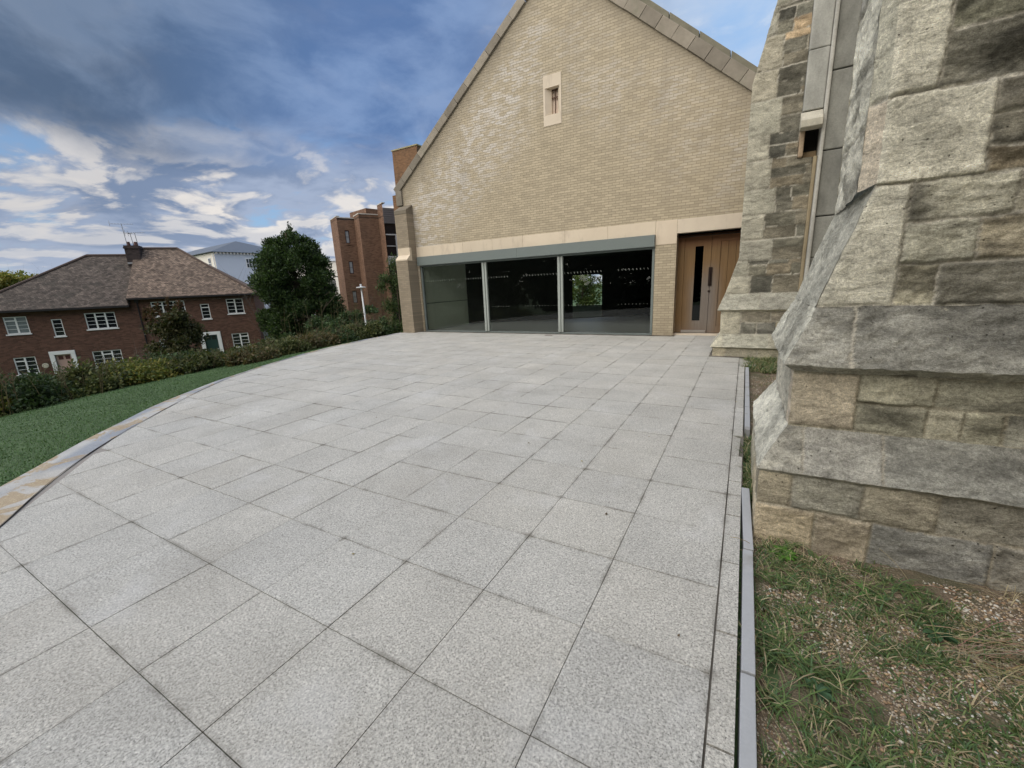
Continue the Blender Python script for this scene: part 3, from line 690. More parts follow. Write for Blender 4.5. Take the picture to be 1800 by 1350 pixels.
# oak door
def m_oak(t):
    g = t.noise(t.scalevec(t.obj, (22, 22, 1.1)), 1.0, 6, .65, .6); n = t.noise(t.obj, 1.7, 5, .6)
    s = t.new('ShaderNodeSeparateXYZ'); t.put(s.inputs[0], t.obj)
    c = t.mix(g, (.115, .065, .028), (.29, .18, .08))
    red = t.smooth(s.outputs[2], 2.45, 2.8); c = t.mix(t.math('MULTIPLY', red, .6), c, (.16, .055, .025))
    ax = t.math('ABSOLUTE', t.math('ADD', s.outputs[0], 1.10))
    wear = t.math('MULTIPLY', t.smooth(ax, .62, .12), t.smooth(t.math('ADD', s.outputs[2], t.math('MULTIPLY', n, .8)), 2.7, 1.6))
    c = t.mix(t.math('MULTIPLY', wear, .9), c, t.mix(g, (.14, .12, .105), (.27, .245, .22)))
    low = t.smooth(s.outputs[2], .5, .05); c = t.mix(t.math('MULTIPLY', low, .45), c, (.16, .12, .09))
    t.put(t.b.inputs['Base Color'], c); t.b.inputs['Roughness'].default_value = .6; bump(t, g, .4, .003)
M_oak = mat('weathered_oak', m_oak)
DY = 14.02
door = empty('oak_door', (0, 0, 0)); door.parent = hall
ob = MB()
ob.box(-1.88, -1.70, DY-.03, DY+.05, .05, 2.97); ob.box(-1.70, -1.40, DY, DY+.05, .05, 2.97); ob.box(-1.40, -1.18, DY, DY+.05, .05, .42); ob.box(-1.40, -1.18, DY, DY+.05, 2.62, 2.97); ob.box(-1.18, -.965, DY, DY+.05, .05, 2.97)
ob.box(-.955, -.72, DY-.012, DY+.05, .05, 2.97); ob.box(-.72, .9, DY-.012, DY+.05, 2.72, 2.97); ob.box(-.72, .9, DY-.012, DY+.05, .05, .26)
for i in range(8): ob.box(-.715+.2*i, -.715+.2*i+.193, DY+.008, DY+.05, .26, 2.72)
leaf = ob.build('door_leaf', M_oak, door, bevel=.004)
gp = MB(); gp.box(-1.395, -1.185, DY+.015, DY+.02, .43, 2.61); gp.build('vision_panel', glassmat('dark_glass', (.05, .06, .06), .9), door)
sg = MB(); sg.box(-1.88, -1.0, DY-.02, DY+.02, .052, .13); sg.build('kick_plate', flat('worn_metal', (.38, .36, .34), .4, .1, 5, .7), door, bevel=.002)
hd = MB(); hd.box(-1.005, -.905, DY-.035, DY-.012, 1.46, 2.0); hd.tube([(-.955, DY-.06, 1.5), (-.955, DY-.06, 1.96)], .014, 8); hd.tube([(-.965, DY-.035, 1.30), (-.965, DY-.012, 1.30)], .035, 12)
hd.build('door_handle', flat('bronze', (.055, .04, .035), .4, .1, 8, .9), door)
th = MB(); th.box(-1.9, 1.0, 13.72, 14.1, -.09, .035); th.build('threshold', M_lime, hall, bevel=.004)
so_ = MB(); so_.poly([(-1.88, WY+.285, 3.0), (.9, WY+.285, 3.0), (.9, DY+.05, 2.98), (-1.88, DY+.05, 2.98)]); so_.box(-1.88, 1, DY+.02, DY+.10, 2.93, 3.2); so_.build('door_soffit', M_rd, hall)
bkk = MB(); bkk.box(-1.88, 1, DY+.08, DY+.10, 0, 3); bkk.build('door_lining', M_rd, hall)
# slit window with stone surround and small cross
ns = MB(); y0, y1 = WY-.012, WY+.3
ns.box(-6.066, -5.454, y0, y1, 7.70, 8.046); ns.box(-6.066, -5.454, y0, y1, 6.634, 6.935)
for sgn, xo, xi in ((-1, -6.066, -5.845), (1, -5.454, -5.625)):
    P = [(xo, y0, 6.938), (xo-sgn*0.06, y0, 6.938), (xi, y0+.16, 6.938), (xi, y1, 6.938), (xo, y1, 6.938)]
    ns.prism(P if sgn < 0 else P[::-1], (0, 0, .759))
sur = ns.build('stone_surround', M_lime, hall)
nb = MB(); nb.box(-5.86, -5.61, WY+.24, WY+.26, 6.94, 7.7); nb.build('slit_back', flat('pale_mortar', (.74, .62, .52), .8), sur)
cr = MB(); cr.box(-5.747, -5.723, WY+.17, WY+.20, 6.94, 7.7); cr.box(-5.845, -5.75, WY+.17, WY+.20, 7.44, 7.475); cr.box(-5.72, -5.625, WY+.17, WY+.20, 7.44, 7.475); cr.box(-5.845, -5.75, WY+.17, WY+.2, 7.66, 7.695); cr.box(-5.72, -5.625, WY+.17, WY+.2, 7.66, 7.695)
cr.build('iron_cross', flat('rusty_iron', (.10, .055, .035), .7), sur)
# copings in separate stones, set proud of the wall
def coping(xa, xb, fn, slope, n, th, name):
    m = MB(); L = math.hypot(1, slope); nx_, nz_ = (-slope/L, 1/L); r = random.Random(4)
    for i in range(n):
        x0 = xa+(xb-xa)*i/n; x1 = xa+(xb-xa)*(i+1)/n; gp_ = .006*(1 if xb > xa else -1); x0 += gp_*.5; x1 -= gp_*.5; k = r.uniform(.72, 1.25); dz_ = r.uniform(-.008, .008)
        P = [(x0, WY-.07, fn(x0)+dz_), (x1, WY-.07, fn(x1)+dz_), (x1+nx_*th, WY-.07, fn(x1)+nz_*th), (x0+nx_*th, WY-.07, fn(x0)+nz_*th)]
        if xb < xa: P = P[::-1]
        m.prism(P[::-1], (0, .42, 0), (k, k, k*.97))
    return m.build(name, M_cope, hall, bevel=.012)
coping(-12.55, AX+.05, zl, .786, 15, .27, 'coping'); coping(1.6, AX, zr, -.84, 17, .33, 'coping')
c2 = MB(); c2.cc = (.8, .85, .75); L = math.hypot(1, .84)
for i in range(9):
    x0, x1 = 1.6-.8*i, 1.6-.8*(i+1); P = [(x0-.01, WY+.36, zr(x0)+.40), (x1+.01, WY+.36, zr(x1)+.40), (x1+.01, WY+.36, zr(x1)+.74), (x0-.01, WY+.36, zr(x0)+.74)]; c2.prism(P, (0, .3, 0), (.75, .8, .72))
c2.build('coping', M_cope, hall, bevel=.01)
M_slate = brickmat('slate_roof', (.06, .065, .07), (.10, .105, .11), (.03, .03, .03), .3, .2, .006, 'xy')
rf2 = MB(); rf2.poly([(XL-.2, WY+.3, zl(XL-.2)-.05), (AX, WY+.3, AZ-.05), (AX, 16.4, AZ-.05), (XL-.2, 16.4, zl(XL-.2)-.05)]); rf2.poly([(AX, WY+.3, AZ-.05), (XR, WY+.3, zr(XR)-.05), (XR, 16.4, zr(XR)-.05), (AX, 16.4, AZ-.05)]); rf2.poly([(XL, 16.4, 2.95), (XL, 16.4, zl(XL)-.06), (AX, 16.4, AZ-.06), (XR, 16.4, zr(XR)-.06), (XR, 16.4, 2.95)])
rf2.build('roof', M_slate, hall)
# kneeler at the foot of the verge and stepped corner buttress
kn = MB(); kn.box(-12.62, -12.32, WY-.075, WY+.3, 5.05, 5.60, (.85, .85, .82)); kn.build('kneeler', M_cope, hall, bevel=.01)
def shaped(xa, xb, prof, y1): return [(xa, y, z) for y, z in prof]
pb = MB(); pr = [(13.02, -.3), (13.02, 2.92), (13.20, 3.02), (13.20, 4.80), (13.58, 4.98), (13.595, 4.98), (13.595, -.3)]
pb.prism([(-12.48, y, z) for y, z in pr], (.62, 0, 0)); 
for zc, x0 in ((2.98, -12.48),): pass
pb.build('corner_buttress', brickmat('buff_brick_pier', (.29, .24, .175), (.37, .31, .225), (.22, .19, .15), tint=(.84, 1.12)), hall)
ps = MB(); ps.prism([(-12.485, 13.01, 2.88), (-12.485, 13.01, 2.935), (-12.485, 13.19, 3.10), (-12.485, 13.19, 3.38), (-12.485, 13.3, 3.38), (-12.485, 13.3, 2.88)][::-1], (.63, 0, 0), (1.02, 1, .97)); ps.build('offset_stone', M_lime, hall, bevel=.006)
ps = MB(); ps.prism([(-12.485, 13.188, 4.66), (-12.485, 13.188, 4.80), (-12.485, 13.58, 5.02), (-12.485, 13.592, 4.66)][::-1], (.63, 0, 0), (.7, .68, .62)); ps.build('offset_stone', M_cope, hall, bevel=.006)
tag(MB().box(-5.95, -5.68, 12.98, 13.08, .0, .006).build('drain_cover', flat('rusty_cover', (.12, .075, .055), .7)), 'small brown drain cover in the paving near the big window', 'drain cover')
# ------------------------------------------------------------------ the old stone church: two buttresses, wall and jamb
church = empty('stone_church', (0, 0, 0), 0, 'old weathered ragstone church with stepped buttresses along the right side', 'church')
def m_stone(t):
    c = attr(t)
    n1 = t.noise(t.scalevec(t.geo, (1, 1, 2.2)), 7, 8, .72, .5); n2 = t.noise(t.geo, 55, 6, .75); n3 = t.noise(t.geo, 1.6, 5, .6)
    c = t.mix(1, c, t.ramp(n1, [(.28, .50), (.5, 1.0), (.74, 1.45)]), 'MULTIPLY')
    c = t.mix(1, c, t.ramp(n2, [(.3, .62), (.7, 1.36)]), 'MULTIPLY')
    c = t.mix(1, c, t.ramp(t.noise(t.geo, 150, 3, .7), [(.3, .72), (.7, 1.28)]), 'MULTIPLY')
    lich = t.math('MULTIPLY', t.smooth(t.noise(t.geo, 17, 6, .75), .60, .70), t.smooth(n3, .40, .62))
    c = t.mix(t.math('MULTIPLY', lich, .55), c, (.50, .47, .36))
    gr = t.math('MULTIPLY', t.smooth(t.noise(t.vmath('ADD', t.geo, (5, 9, 2)), 4, 6, .7), .55, .72), .30)
    c = t.mix(gr, c, (.085, .085, .06))
    pit = t.math('MULTIPLY', t.smooth(t.voro(t.vmath('ADD', t.geo, t.vmath('SCALE', t.noise(t.geo, 9, 2, out=1), scale=.05)), 22), .13, .05), t.smooth(n3, .45, .6))
    c = t.mix(t.math('MULTIPLY', pit, .7), c, (.05, .045, .035))
    t.put(t.b.inputs['Base Color'], c); t.b.inputs['Roughness'].default_value = .95; t.b.inputs['Specular IOR Level'].default_value = .15
    bump(t, t.math('ADD', t.math('ADD', n1, t.math('MULTIPLY', n2, .5)), t.math('MULTIPLY', pit, -.7)), 1.0, .018)
M_stone = mat('weathered_stone', m_stone)
QUOIN = [(.30,.285,.23), (.33,.31,.25), (.28,.27,.22), (.34,.32,.25)]
RUB = [(.20,.185,.135), (.16,.15,.115), (.24,.215,.15), (.13,.125,.10), (.28,.245,.165), (.19,.18,.15), (.30,.23,.13)]
GREY = [(.26,.265,.255), (.23,.235,.225), (.29,.29,.275)]
MORT = (.36, .34, .285)
GAIN = 1.72
def desat(c, k=.62):
    g_ = .35*c[0]+.5*c[1]+.15*c[2]; return np.array([g_*1.04+(v-g_)*k*1.0 for v in c])*np.array((1.0, .975, .895))
def panel(P0, U, Vv, Nn, stones_, du, mort=.013, name=None, seedo=0.0, fade=(1, 1, 1, 1), mcol=MORT, jit=.006):
    """stone face over the parallelogram or quad: P0 + u*U + v*V (u in metres 0..lu; v in metres 0..lv).
    U, Vv: functions of (u,v) in [0,1] giving position; stones_: list of (u0,u1,v0,v1,col,rough,proud)"""
    lu, lv = Nn[1], Nn[2]; nrm = np.array(Nn[0], float); nu = max(2, int(lu/du)); nv = max(2, int(lv/du))
    uu, vv = np.meshgrid(np.linspace(0, 1, nu+1), np.linspace(0, 1, nv+1), indexing='ij')
    Pq = P0(uu, vv)
    wob = (fbm(Pq*3.1+seedo, 3)-.5)*.026; wob2 = (fbm(Pq*3.1+50+seedo, 3)-.5)*.022
    wob = wob+(fbm(Pq*19+seedo, 2)-.5)*.012; wob2 = wob2+(fbm(Pq*19+70+seedo, 2)-.5)*.012
    X_, Z_ = U(uu, vv)
    Xw, Zw = X_+wob, Z_+wob2
    h = np.full(uu.shape, -mort); c = np.empty(uu.shape+(3,)); c[:] = np.array(mcol)*1.35; c *= (.7+.6*fbm(Pq*12, 3))[..., None]
    rough = fbm(Pq*np.array([5, 5, 9])+seedo, 5)-.5; fine = fbm(Pq*np.array([16, 16, 34])+seedo, 4)-.5; big = fbm(Pq*2.2+9+seedo, 3)-.5
    ero = np.clip(fbm(Pq*np.array([4, 4, 7.])+31+seedo, 5)-.52, 0, .3)
    for (a, b, e, f, cc, ro, pr_) in stones_:
        ds = np.minimum(np.minimum(Xw-a, b-Xw), np.minimum(Zw-e, f-Zw)); m = ds > .005
        rnd = np.clip(ds/.014, 0, 1)**.5
        hh = (pr_+ro*(rough*.42+fine*.30)+ro*.12*big-ero*ro*.7)*rnd-mort*(1-rnd)
        h = np.where(m, hh, h)
        k = 1+.5*(fbm(Pq*np.array([2.5, 2.5, 6])+a*7+e*3, 4)-.5)*2*(.4+ro*14)
        # dark weathering crust on rough stones
        crust = np.clip((fbm(Pq*np.array([3.2, 3.2, 6.5])+13+a+e, 4)-.49)*7, 0, 1)*min(1, ro*18)
        cw = desat(cc)*GAIN*k[..., None]*(1-.62*crust[..., None])
        cw = cw*(.62+.38*np.clip(ds/.016, 0, 1))[..., None]+np.array(mcol)*(.38*(1-np.clip(ds/.016, 0, 1)))[..., None]*.7
        c = np.where(m[..., None], cw, c)
    edge = np.ones_like(h); q = .025
    if fade[0]: edge *= np.clip(uu*lu/q, 0, 1)
    if fade[1]: edge *= np.clip((1-uu)*lu/q, 0, 1)
    if fade[2]: edge *= np.clip(vv*lv/q, 0, 1)
    if fade[3]: edge *= np.clip((1-vv)*lv/q, 0, 1)
    P3 = Pq+nrm*(h*edge)[..., None]
    j = np.stack([fbm(Pq*6+k*40, 3)-.5 for k in range(3)], -1)*jit*2+np.stack([fbm(Pq*23+k*40+5, 3)-.5 for k in range(3)], -1)*jit*1.5
    P3 = P3+j
    ix = np.arange((nu+1)*(nv+1)).reshape(nu+1, nv+1)
    F = np.stack([ix[:-1, :-1], ix[1:, :-1], ix[1:, 1:], ix[:-1, 1:]], -1).reshape(-1, 4)
    return P3.reshape(-1, 3), F, c.reshape(-1, 3)
class Acc:
    def __init__(s): s.V = []; s.F = []; s.C = []; s.n = 0
    def add(s, q): s.V.append(q[0]); s.F.append(q[1]+s.n); s.C.append(q[2]); s.n += len(q[0])
    def build(s, name, parent, m=None): return raw(name, np.concatenate(s.V), np.concatenate(s.F), m or M_stone, parent, col=np.concatenate(s.C), smooth=True)
def strip(acc, A, B, ua, ub, va, vb, n, st, du, fade=(1, 1, 1, 1), **k):
    """ruled panel between polyline-like edges: A=(p at u0,v0),(u1,v0); B=(u0,v1),(u1,v1); ua..ub, va..vb the stone coordinates"""
    a0, a1, b0, b1 = [np.array(p, float) for p in (A[0], A[1], B[0], B[1])]
    def pos(u, v): return ((1-u)*(1-v))[..., None]*a0+(u*(1-v))[..., None]*a1+((1-u)*v)[..., None]*b0+(u*v)[..., None]*b1
    if callable(ua):
        def uv(u, v): return pos(u, v)[..., ua(0)], va+(vb-va)*v
    def uv(u, v): 
        p = pos(u, v); return (p[..., 0] if ub == 'x' else p[..., 1]), (p[..., 2] if va is None else va+(vb-va)*v)
    lu = max(np.linalg.norm(a1-a0), np.linalg.norm(b1-b0)); lv = max(np.linalg.norm(b0-a0), np.linalg.norm(b1-a1))
    acc.add(panel(pos, uv, None, (n, lu, lv), st, du, fade=fade, **k))
def course(x0, x1, z0, z1, joints, cols, ro, pr_, r):
    xs = [x0]+list(joints)+[x1]; return [(a, b, z0, z1, cols[i] if i < len(cols) else r.choice(RUB), ro, pr_+r.uniform(-.006, .01)) for i, (a, b) in enumerate(zip(xs[:-1], xs[1:]))]
def rubble(x0, x1, z0, z1, hs, wr, r, cols=RUB, ro=.05, pr_=0.0):
    out = []; z = z0
    while z < z1-.03:
        h = min(r.uniform(*hs), z1-z)
        if z1-z-h < .07: h = z1-z
        x = x0
        while x < x1-.02:
            wd = r.uniform(*wr)
            if x1-x-wd < .12: wd = x1-x
            if r.random() < .18 and h > .16:
                q = r.uniform(.4, .6); out += [(x, x+wd, z, z+h*q, r.choice(cols), ro, pr_+r.uniform(-.01, .01)), (x, x+wd, z+h*q, z+h, r.choice(cols), ro, pr_+r.uniform(-.01, .01))]
            else: out.append((x, x+wd, z, z+h, r.choice(cols), ro, pr_+r.uniform(-.012, .012)))
            x += wd
        z += h
    return out
N_ = (0, -1, 0); S45 = math.sqrt(.5)
# ---- near buttress
nb_ = Acc(); r = random.Random(12); du = .0095; XE = 2.6
# front faces. bottom courses
st = course(.10, XE, .22, .455, [.36, .72, 1.06, 1.42, 1.9, 2.3], [(.30,.26,.18),(.22,.215,.18),(.25,.225,.165),(.20,.19,.155),(.24,.22,.17)], .022, .0, r)
st += course(.10, XE, -.2, .215, [.50, .78, 1.3, 1.75, 2.2], [(.40,.32,.20),(.36,.30,.21),(.20,.205,.20),(.25,.24,.21)], .03, .004, r)
strip(nb_, ((.17, 3.0, -.2), (XE, 3.0, -.2)), ((.17, 3.0, .445), (XE, 3.0, .445)), 0, 'x', None, None, N_, st, du, fade=(1, 0, 0, 1), mort=.004, mcol=(.28, .255, .2))
strip(nb_, ((.17, 3.0, .445), (XE, 3.0, .445)), ((.15, 2.975, .47), (XE, 2.975, .47)), 0, 'x', 0, 1, (0, -.7, -.7), [(0, 9, -1, 2, (.26,.25,.21), .01, 0)], .012, fade=(1, 0, 1, 1))
st = [(0, .405, -1, 9, (.29,.285,.25), .030, 0), (.405, .80, -1, 9, (.225,.225,.21), .030, .002), (.80, 1.45, -1, 9, (.20,.205,.19), .030, -.002), (1.45, 9, -1, 9, (.28,.28,.26), .03, 0)]
strip(nb_, ((.15, 2.975, .47), (XE, 2.975, .47)), ((.31, 3.14, .735), (XE, 3.14, .735)), 0, 'x', 0, 1, (0, -.85, .52), st, du, fade=(1, 0, 1, 1), mort=.005, mcol=(.30, .28, .23))
st = [(.2, .655, .74, 1.095, (.335,.285,.205), .012, .006)]+course(.655, XE, .92, 1.095, [1.0, 1.42, 1.95], [(.26,.25,.18),(.24,.235,.175),(.25,.24,.19)], .04, -.004, r)+course(.655, XE, .74, .915, [.98, 1.13, 1.29, 1.75, 2.2], [(.25,.245,.18),(.29,.275,.2),(.28,.27,.19),(.23,.23,.19)], .04, -.004, r)
strip(nb_, ((.31, 3.14, .735), (XE, 3.14, .735)), ((.31, 3.14, 1.10), (XE, 3.14, 1.10)), 0, 'x', None, None, N_, st, du, fade=(1, 0, 1, 1), mcol=(.27, .25, .19))
strip(nb_, ((.31, 3.14, 1.10), (XE, 3.14, 1.10)), ((.245, 3.07, 1.15), (XE, 3.07, 1.15)), 0, 'x', 0, 1, (0, -.5, -.85), [(0, 9, -1, 2, (.24,.235,.20), .012, 0)], .012, fade=(1, 0, 1, 1), jit=.012)
st = [(0, .585, -1, 9, (.215,.215,.195), .035, .003), (.59, 1.8, -1, 9, (.185,.187,.172), .035, 0), (1.8, 9, -1, 9, (.19,.19,.175), .03, 0)]
strip(nb_, ((.245, 3.07, 1.15), (XE, 3.07, 1.15)), ((.39, 3.205, 1.50), (XE, 3.205, 1.50)), 0, 'x', 0, 1, (0, -.92, .38), st, du, fade=(1, 0, 1, 1), mort=.003, jit=.013)
st = [(.2, .755, 1.505, 2.165, (.37,.36,.30), .010, .006)]
st += course(.755, XE, 1.505, 1.735, [.925, 1.34, 1.8, 2.2], [(.36,.335,.235),(.135,.13,.105),(.2,.18,.13)], .065, .0, r)
st += course(.755, XE, 1.74, 1.955, [1.055, 1.5, 1.95], [(.25,.245,.19),(.26,.225,.15),(.2,.19,.15)], .065, .0, r)
st += course(.755, XE, 1.96, 2.165, [1.17, 1.6, 2.1], [(.31,.30,.235),(.24,.225,.17)], .065, .0, r)
st += [(.2, 1.03, 2.17, 2.60, (.45,.435,.36), .008, .008)]
st += course(1.03, XE, 2.17, 2.29, [1.4, 1.9], [(.25,.20,.12)], .06, -.004, r)+course(1.03, XE, 2.295, 2.44, [1.33, 1.8], [(.17,.16,.125)], .06, -.004, r)+course(1.03, XE, 2.445, 2.60, [1.5, 2.1], [(.15,.14,.11)], .06, -.004, r)
st += [(.2, .80, 2.605, 3.10, (.46,.445,.37), .008, .008)]
st += course(.80, XE, 2.605, 2.86, [1.35, 1.9], [(.145,.14,.11)], .06, -.004, r)+course(.80, XE, 2.865, 3.10, [1.2, 1.8], [(.20,.20,.14)], .06, -.004, r)
z = 3.105
for k in range(6): st += [(.2, .78+.25*(k % 2), z, z+.45, r.choice(QUOIN), .01, .006)]; st += rubble(.78+.25*(k % 2), XE, z, z+.45, (.2, .25), (.3, .6), r); z += .455
FY = 3.205
strip(nb_, ((.39, FY, 1.50), (XE, FY, 1.50)), ((.60, FY, 2.18), (XE, FY, 2.18)), 0, 'x', None, None, N_, st, du, fade=(1, 0, 1, 0))
strip(nb_, ((.60, FY, 2.18), (XE, FY, 2.18)), ((.585, FY, 3.2), (XE, FY, 3.2)), 0, 'x', None, None, N_, st, du, fade=(1, 0, 0, 0))
strip(nb_, ((.585, FY, 3.2), (XE, FY, 3.2)), ((.585, FY, 5.8), (XE, FY, 5.8)), 0, 'x', None, None, N_, st, .03, fade=(1, 0, 0, 0))
# end faces (towards -x)
M_ = (-1, 0, 0); B1_, B2_, B3_, B4_ = 4.66, 4.68, 4.52, 4.55
def endp(p0, p1, q0, q1, n, st, d_=du, **k): strip(nb_, (p1, p0), (q1, q0), 0, 'y', None, None, n, st, d_, **k)
one = lambda c, ro=.02: [(-9, 9, -9, 9, c, ro, 0)]
endp((.17, 3.0, -.2), (.17, B1_, -.2), (.17, 3.0, .445), (.17, B1_, .445), M_, [(2, 3.6, .22, .445, (.30,.26,.18), .02, 0), (3.6, 9, .22, .445, (.27,.25,.19), .02, 0), (2, 3.9, -.3, .215, (.38,.32,.2), .02, 0), (3.9, 9, -.3, .215, (.3,.28,.2), .02, 0)])
endp((.17, 3.0, .445), (.17, B1_, .445), (.15, 2.975, .47), (.15, B2_, .47), (-.7, 0, -.7), one((.28,.26,.2), .01), .015)
endp((.15, 2.975, .47), (.15, B2_, .47), (.31, 3.14, .735), (.31, B3_, .735), (-.85, 0, .52), one((.36,.36,.31), .03), jit=.01)
endp((.31, 3.14, .735), (.31, B3_, .735), (.31, 3.14, 1.10), (.31, B3_, 1.10), M_, [(2, 3.32, .74, 1.095, (.34,.29,.22), .012, 0), (3.325, 9, .74, 1.095, (.33,.32,.27), .015, 0)])
endp((.31, 3.14, 1.10), (.31, B3_, 1.10), (.245, 3.07, 1.15), (.245, B4_+.06, 1.15), (-.5, 0, -.85), one((.28,.27,.24), .01), .015)
endp((.245, 3.07, 1.15), (.245, B4_+.06, 1.15), (.39, 3.205, 1.50), (.39, 4.45, 1.50), (-.92, 0, .38), one((.30,.30,.255), .03), jit=.013)
endp((.385, FY, 1.50), (.385, 4.45, 1.50), (.60, FY, 2.18), (.53, 3.95, 2.12), (-.95, 0, .3), one((.27,.27,.23), .02))
# chamfered corner, then end face above
strip(nb_, ((.535, 3.29, 2.16), (.60, FY, 2.18)), ((.52, 3.29, 3.9), (.585, FY, 3.9)), 0, 'y', None, None, (-.7, -.7, 0), [(-9, 9, 1.5, 2.6, (.40,.34,.26), .006, 0), (-9, 9, 2.61, 3.2, (.34,.33,.26), .006, 0), (-9, 9, 3.21, 4, (.34,.33,.26), .006, 0)], .012)
strip(nb_, ((.53, 3.95, 2.10), (.535, 3.29, 2.16)), ((.52, 3.95, 3.9), (.52, 3.29, 3.9)), 0, 'y', None, None, M_, [(-9, 9, 1.5, 2.5, (.38,.37,.31), .05, 0), (-9, 9, 2.51, 3.3, (.42,.41,.34), .05, 0), (-9, 9, 3.31, 4, (.33,.32,.29), .04, 0)], .012, jit=.012)
strip(nb_, ((1.2, 4.5, 1.2), (.53, 3.95, 1.2)), ((1.2, 4.5, 3.9), (.52, 3.95, 3.9)), 0, 'y', None, None, M_, one((.28,.27,.22)), .04)
strip(nb_, ((.52, 3.95, 3.9), (.585, FY, 3.9)), ((.52, 3.95, 5.8), (.585, FY, 5.8)), 0, 'y', None, None, M_, one((.3,.29,.25)), .05)
# back faces
strip(nb_, ((XE, 4.55, -.2), (.31, 4.52, -.2)), ((XE, 4.5, 1.5), (.39, 4.45, 1.5)), 0, 'x', None, None, (0, 1, 0), rubble(0, XE, -.3, 2.2, (.2, .3), (.3, .6), r), .04)
strip(nb_, ((XE, 4.5, 1.5), (.39, 4.45, 1.5)), ((XE, 4.5, 2.1), (1.2, 4.5, 2.1)), 0, 'x', None, None, (0, 1, 0), rubble(0, XE, -.3, 2.2, (.2, .3), (.3, .6), r), .04)
strip(nb_, ((XE, 4.5, 2.1), (1.2, 4.5, 2.1)), ((XE, 4.5, 5.8), (1.2, 4.5, 5.8)), 0, 'x', None, None, (0, 1, 0), rubble(0, XE, 2, 6, (.2, .3), (.3, .6), r), .05)
tag(nb_.build('buttress', church), 'near buttress of the church, huge and close, with two grey weathered set-offs')
# ---- far buttress
fb = Acc(); d2 = .024; XF = .93; r = random.Random(30)
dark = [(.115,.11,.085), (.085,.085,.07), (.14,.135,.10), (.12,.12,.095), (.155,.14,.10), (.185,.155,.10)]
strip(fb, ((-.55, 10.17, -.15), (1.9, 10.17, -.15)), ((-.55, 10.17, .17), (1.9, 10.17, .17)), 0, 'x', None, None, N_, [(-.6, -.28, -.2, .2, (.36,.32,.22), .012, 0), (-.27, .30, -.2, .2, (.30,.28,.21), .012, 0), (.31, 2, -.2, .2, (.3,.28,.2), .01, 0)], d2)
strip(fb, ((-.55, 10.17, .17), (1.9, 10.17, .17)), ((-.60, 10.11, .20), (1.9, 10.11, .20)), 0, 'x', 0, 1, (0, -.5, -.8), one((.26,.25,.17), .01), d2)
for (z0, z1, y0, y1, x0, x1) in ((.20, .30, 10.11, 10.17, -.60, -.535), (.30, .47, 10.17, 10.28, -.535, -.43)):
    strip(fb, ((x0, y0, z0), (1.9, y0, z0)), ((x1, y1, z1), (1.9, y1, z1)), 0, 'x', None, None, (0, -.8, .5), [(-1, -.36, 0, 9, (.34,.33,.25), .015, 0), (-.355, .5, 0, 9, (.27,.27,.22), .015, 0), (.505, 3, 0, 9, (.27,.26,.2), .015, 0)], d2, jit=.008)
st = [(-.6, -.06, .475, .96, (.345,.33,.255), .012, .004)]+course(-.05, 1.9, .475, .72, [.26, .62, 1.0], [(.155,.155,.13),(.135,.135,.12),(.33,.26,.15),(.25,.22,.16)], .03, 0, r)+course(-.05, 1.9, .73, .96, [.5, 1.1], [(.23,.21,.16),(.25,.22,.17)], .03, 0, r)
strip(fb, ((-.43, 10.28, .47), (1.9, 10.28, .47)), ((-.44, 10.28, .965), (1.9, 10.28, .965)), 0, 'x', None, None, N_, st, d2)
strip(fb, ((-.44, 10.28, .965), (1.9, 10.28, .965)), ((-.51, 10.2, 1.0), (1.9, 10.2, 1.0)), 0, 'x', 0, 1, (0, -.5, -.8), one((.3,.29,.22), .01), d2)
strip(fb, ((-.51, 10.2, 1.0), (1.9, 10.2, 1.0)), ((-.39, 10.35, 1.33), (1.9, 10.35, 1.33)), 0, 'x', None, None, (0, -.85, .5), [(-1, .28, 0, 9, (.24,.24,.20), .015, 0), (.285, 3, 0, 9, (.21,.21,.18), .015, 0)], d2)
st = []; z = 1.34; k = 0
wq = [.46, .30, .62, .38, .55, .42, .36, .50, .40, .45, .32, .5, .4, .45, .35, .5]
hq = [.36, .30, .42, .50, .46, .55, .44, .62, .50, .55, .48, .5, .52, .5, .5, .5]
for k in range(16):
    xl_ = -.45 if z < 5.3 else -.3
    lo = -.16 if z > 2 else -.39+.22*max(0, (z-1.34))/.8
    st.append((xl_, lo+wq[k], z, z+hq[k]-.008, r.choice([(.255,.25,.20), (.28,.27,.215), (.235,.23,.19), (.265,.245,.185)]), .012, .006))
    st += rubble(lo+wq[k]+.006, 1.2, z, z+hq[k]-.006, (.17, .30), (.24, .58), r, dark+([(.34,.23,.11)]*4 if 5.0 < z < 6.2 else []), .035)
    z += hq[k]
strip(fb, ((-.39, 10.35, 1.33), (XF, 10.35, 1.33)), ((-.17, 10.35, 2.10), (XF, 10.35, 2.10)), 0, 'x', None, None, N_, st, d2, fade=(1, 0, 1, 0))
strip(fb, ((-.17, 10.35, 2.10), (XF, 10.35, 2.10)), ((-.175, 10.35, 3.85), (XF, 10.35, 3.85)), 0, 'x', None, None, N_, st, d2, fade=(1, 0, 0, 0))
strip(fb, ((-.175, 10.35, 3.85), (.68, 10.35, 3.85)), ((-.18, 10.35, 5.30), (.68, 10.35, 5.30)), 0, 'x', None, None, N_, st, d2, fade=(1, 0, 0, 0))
strip(fb, ((-.18, 10.35, 5.30), (.68, 10.35, 5.30)), ((.50, 10.35, 8.2), (.68, 10.35, 8.2)), 0, 'x', None, None, N_, st, d2, fade=(1, 0, 0, 0), jit=.012)
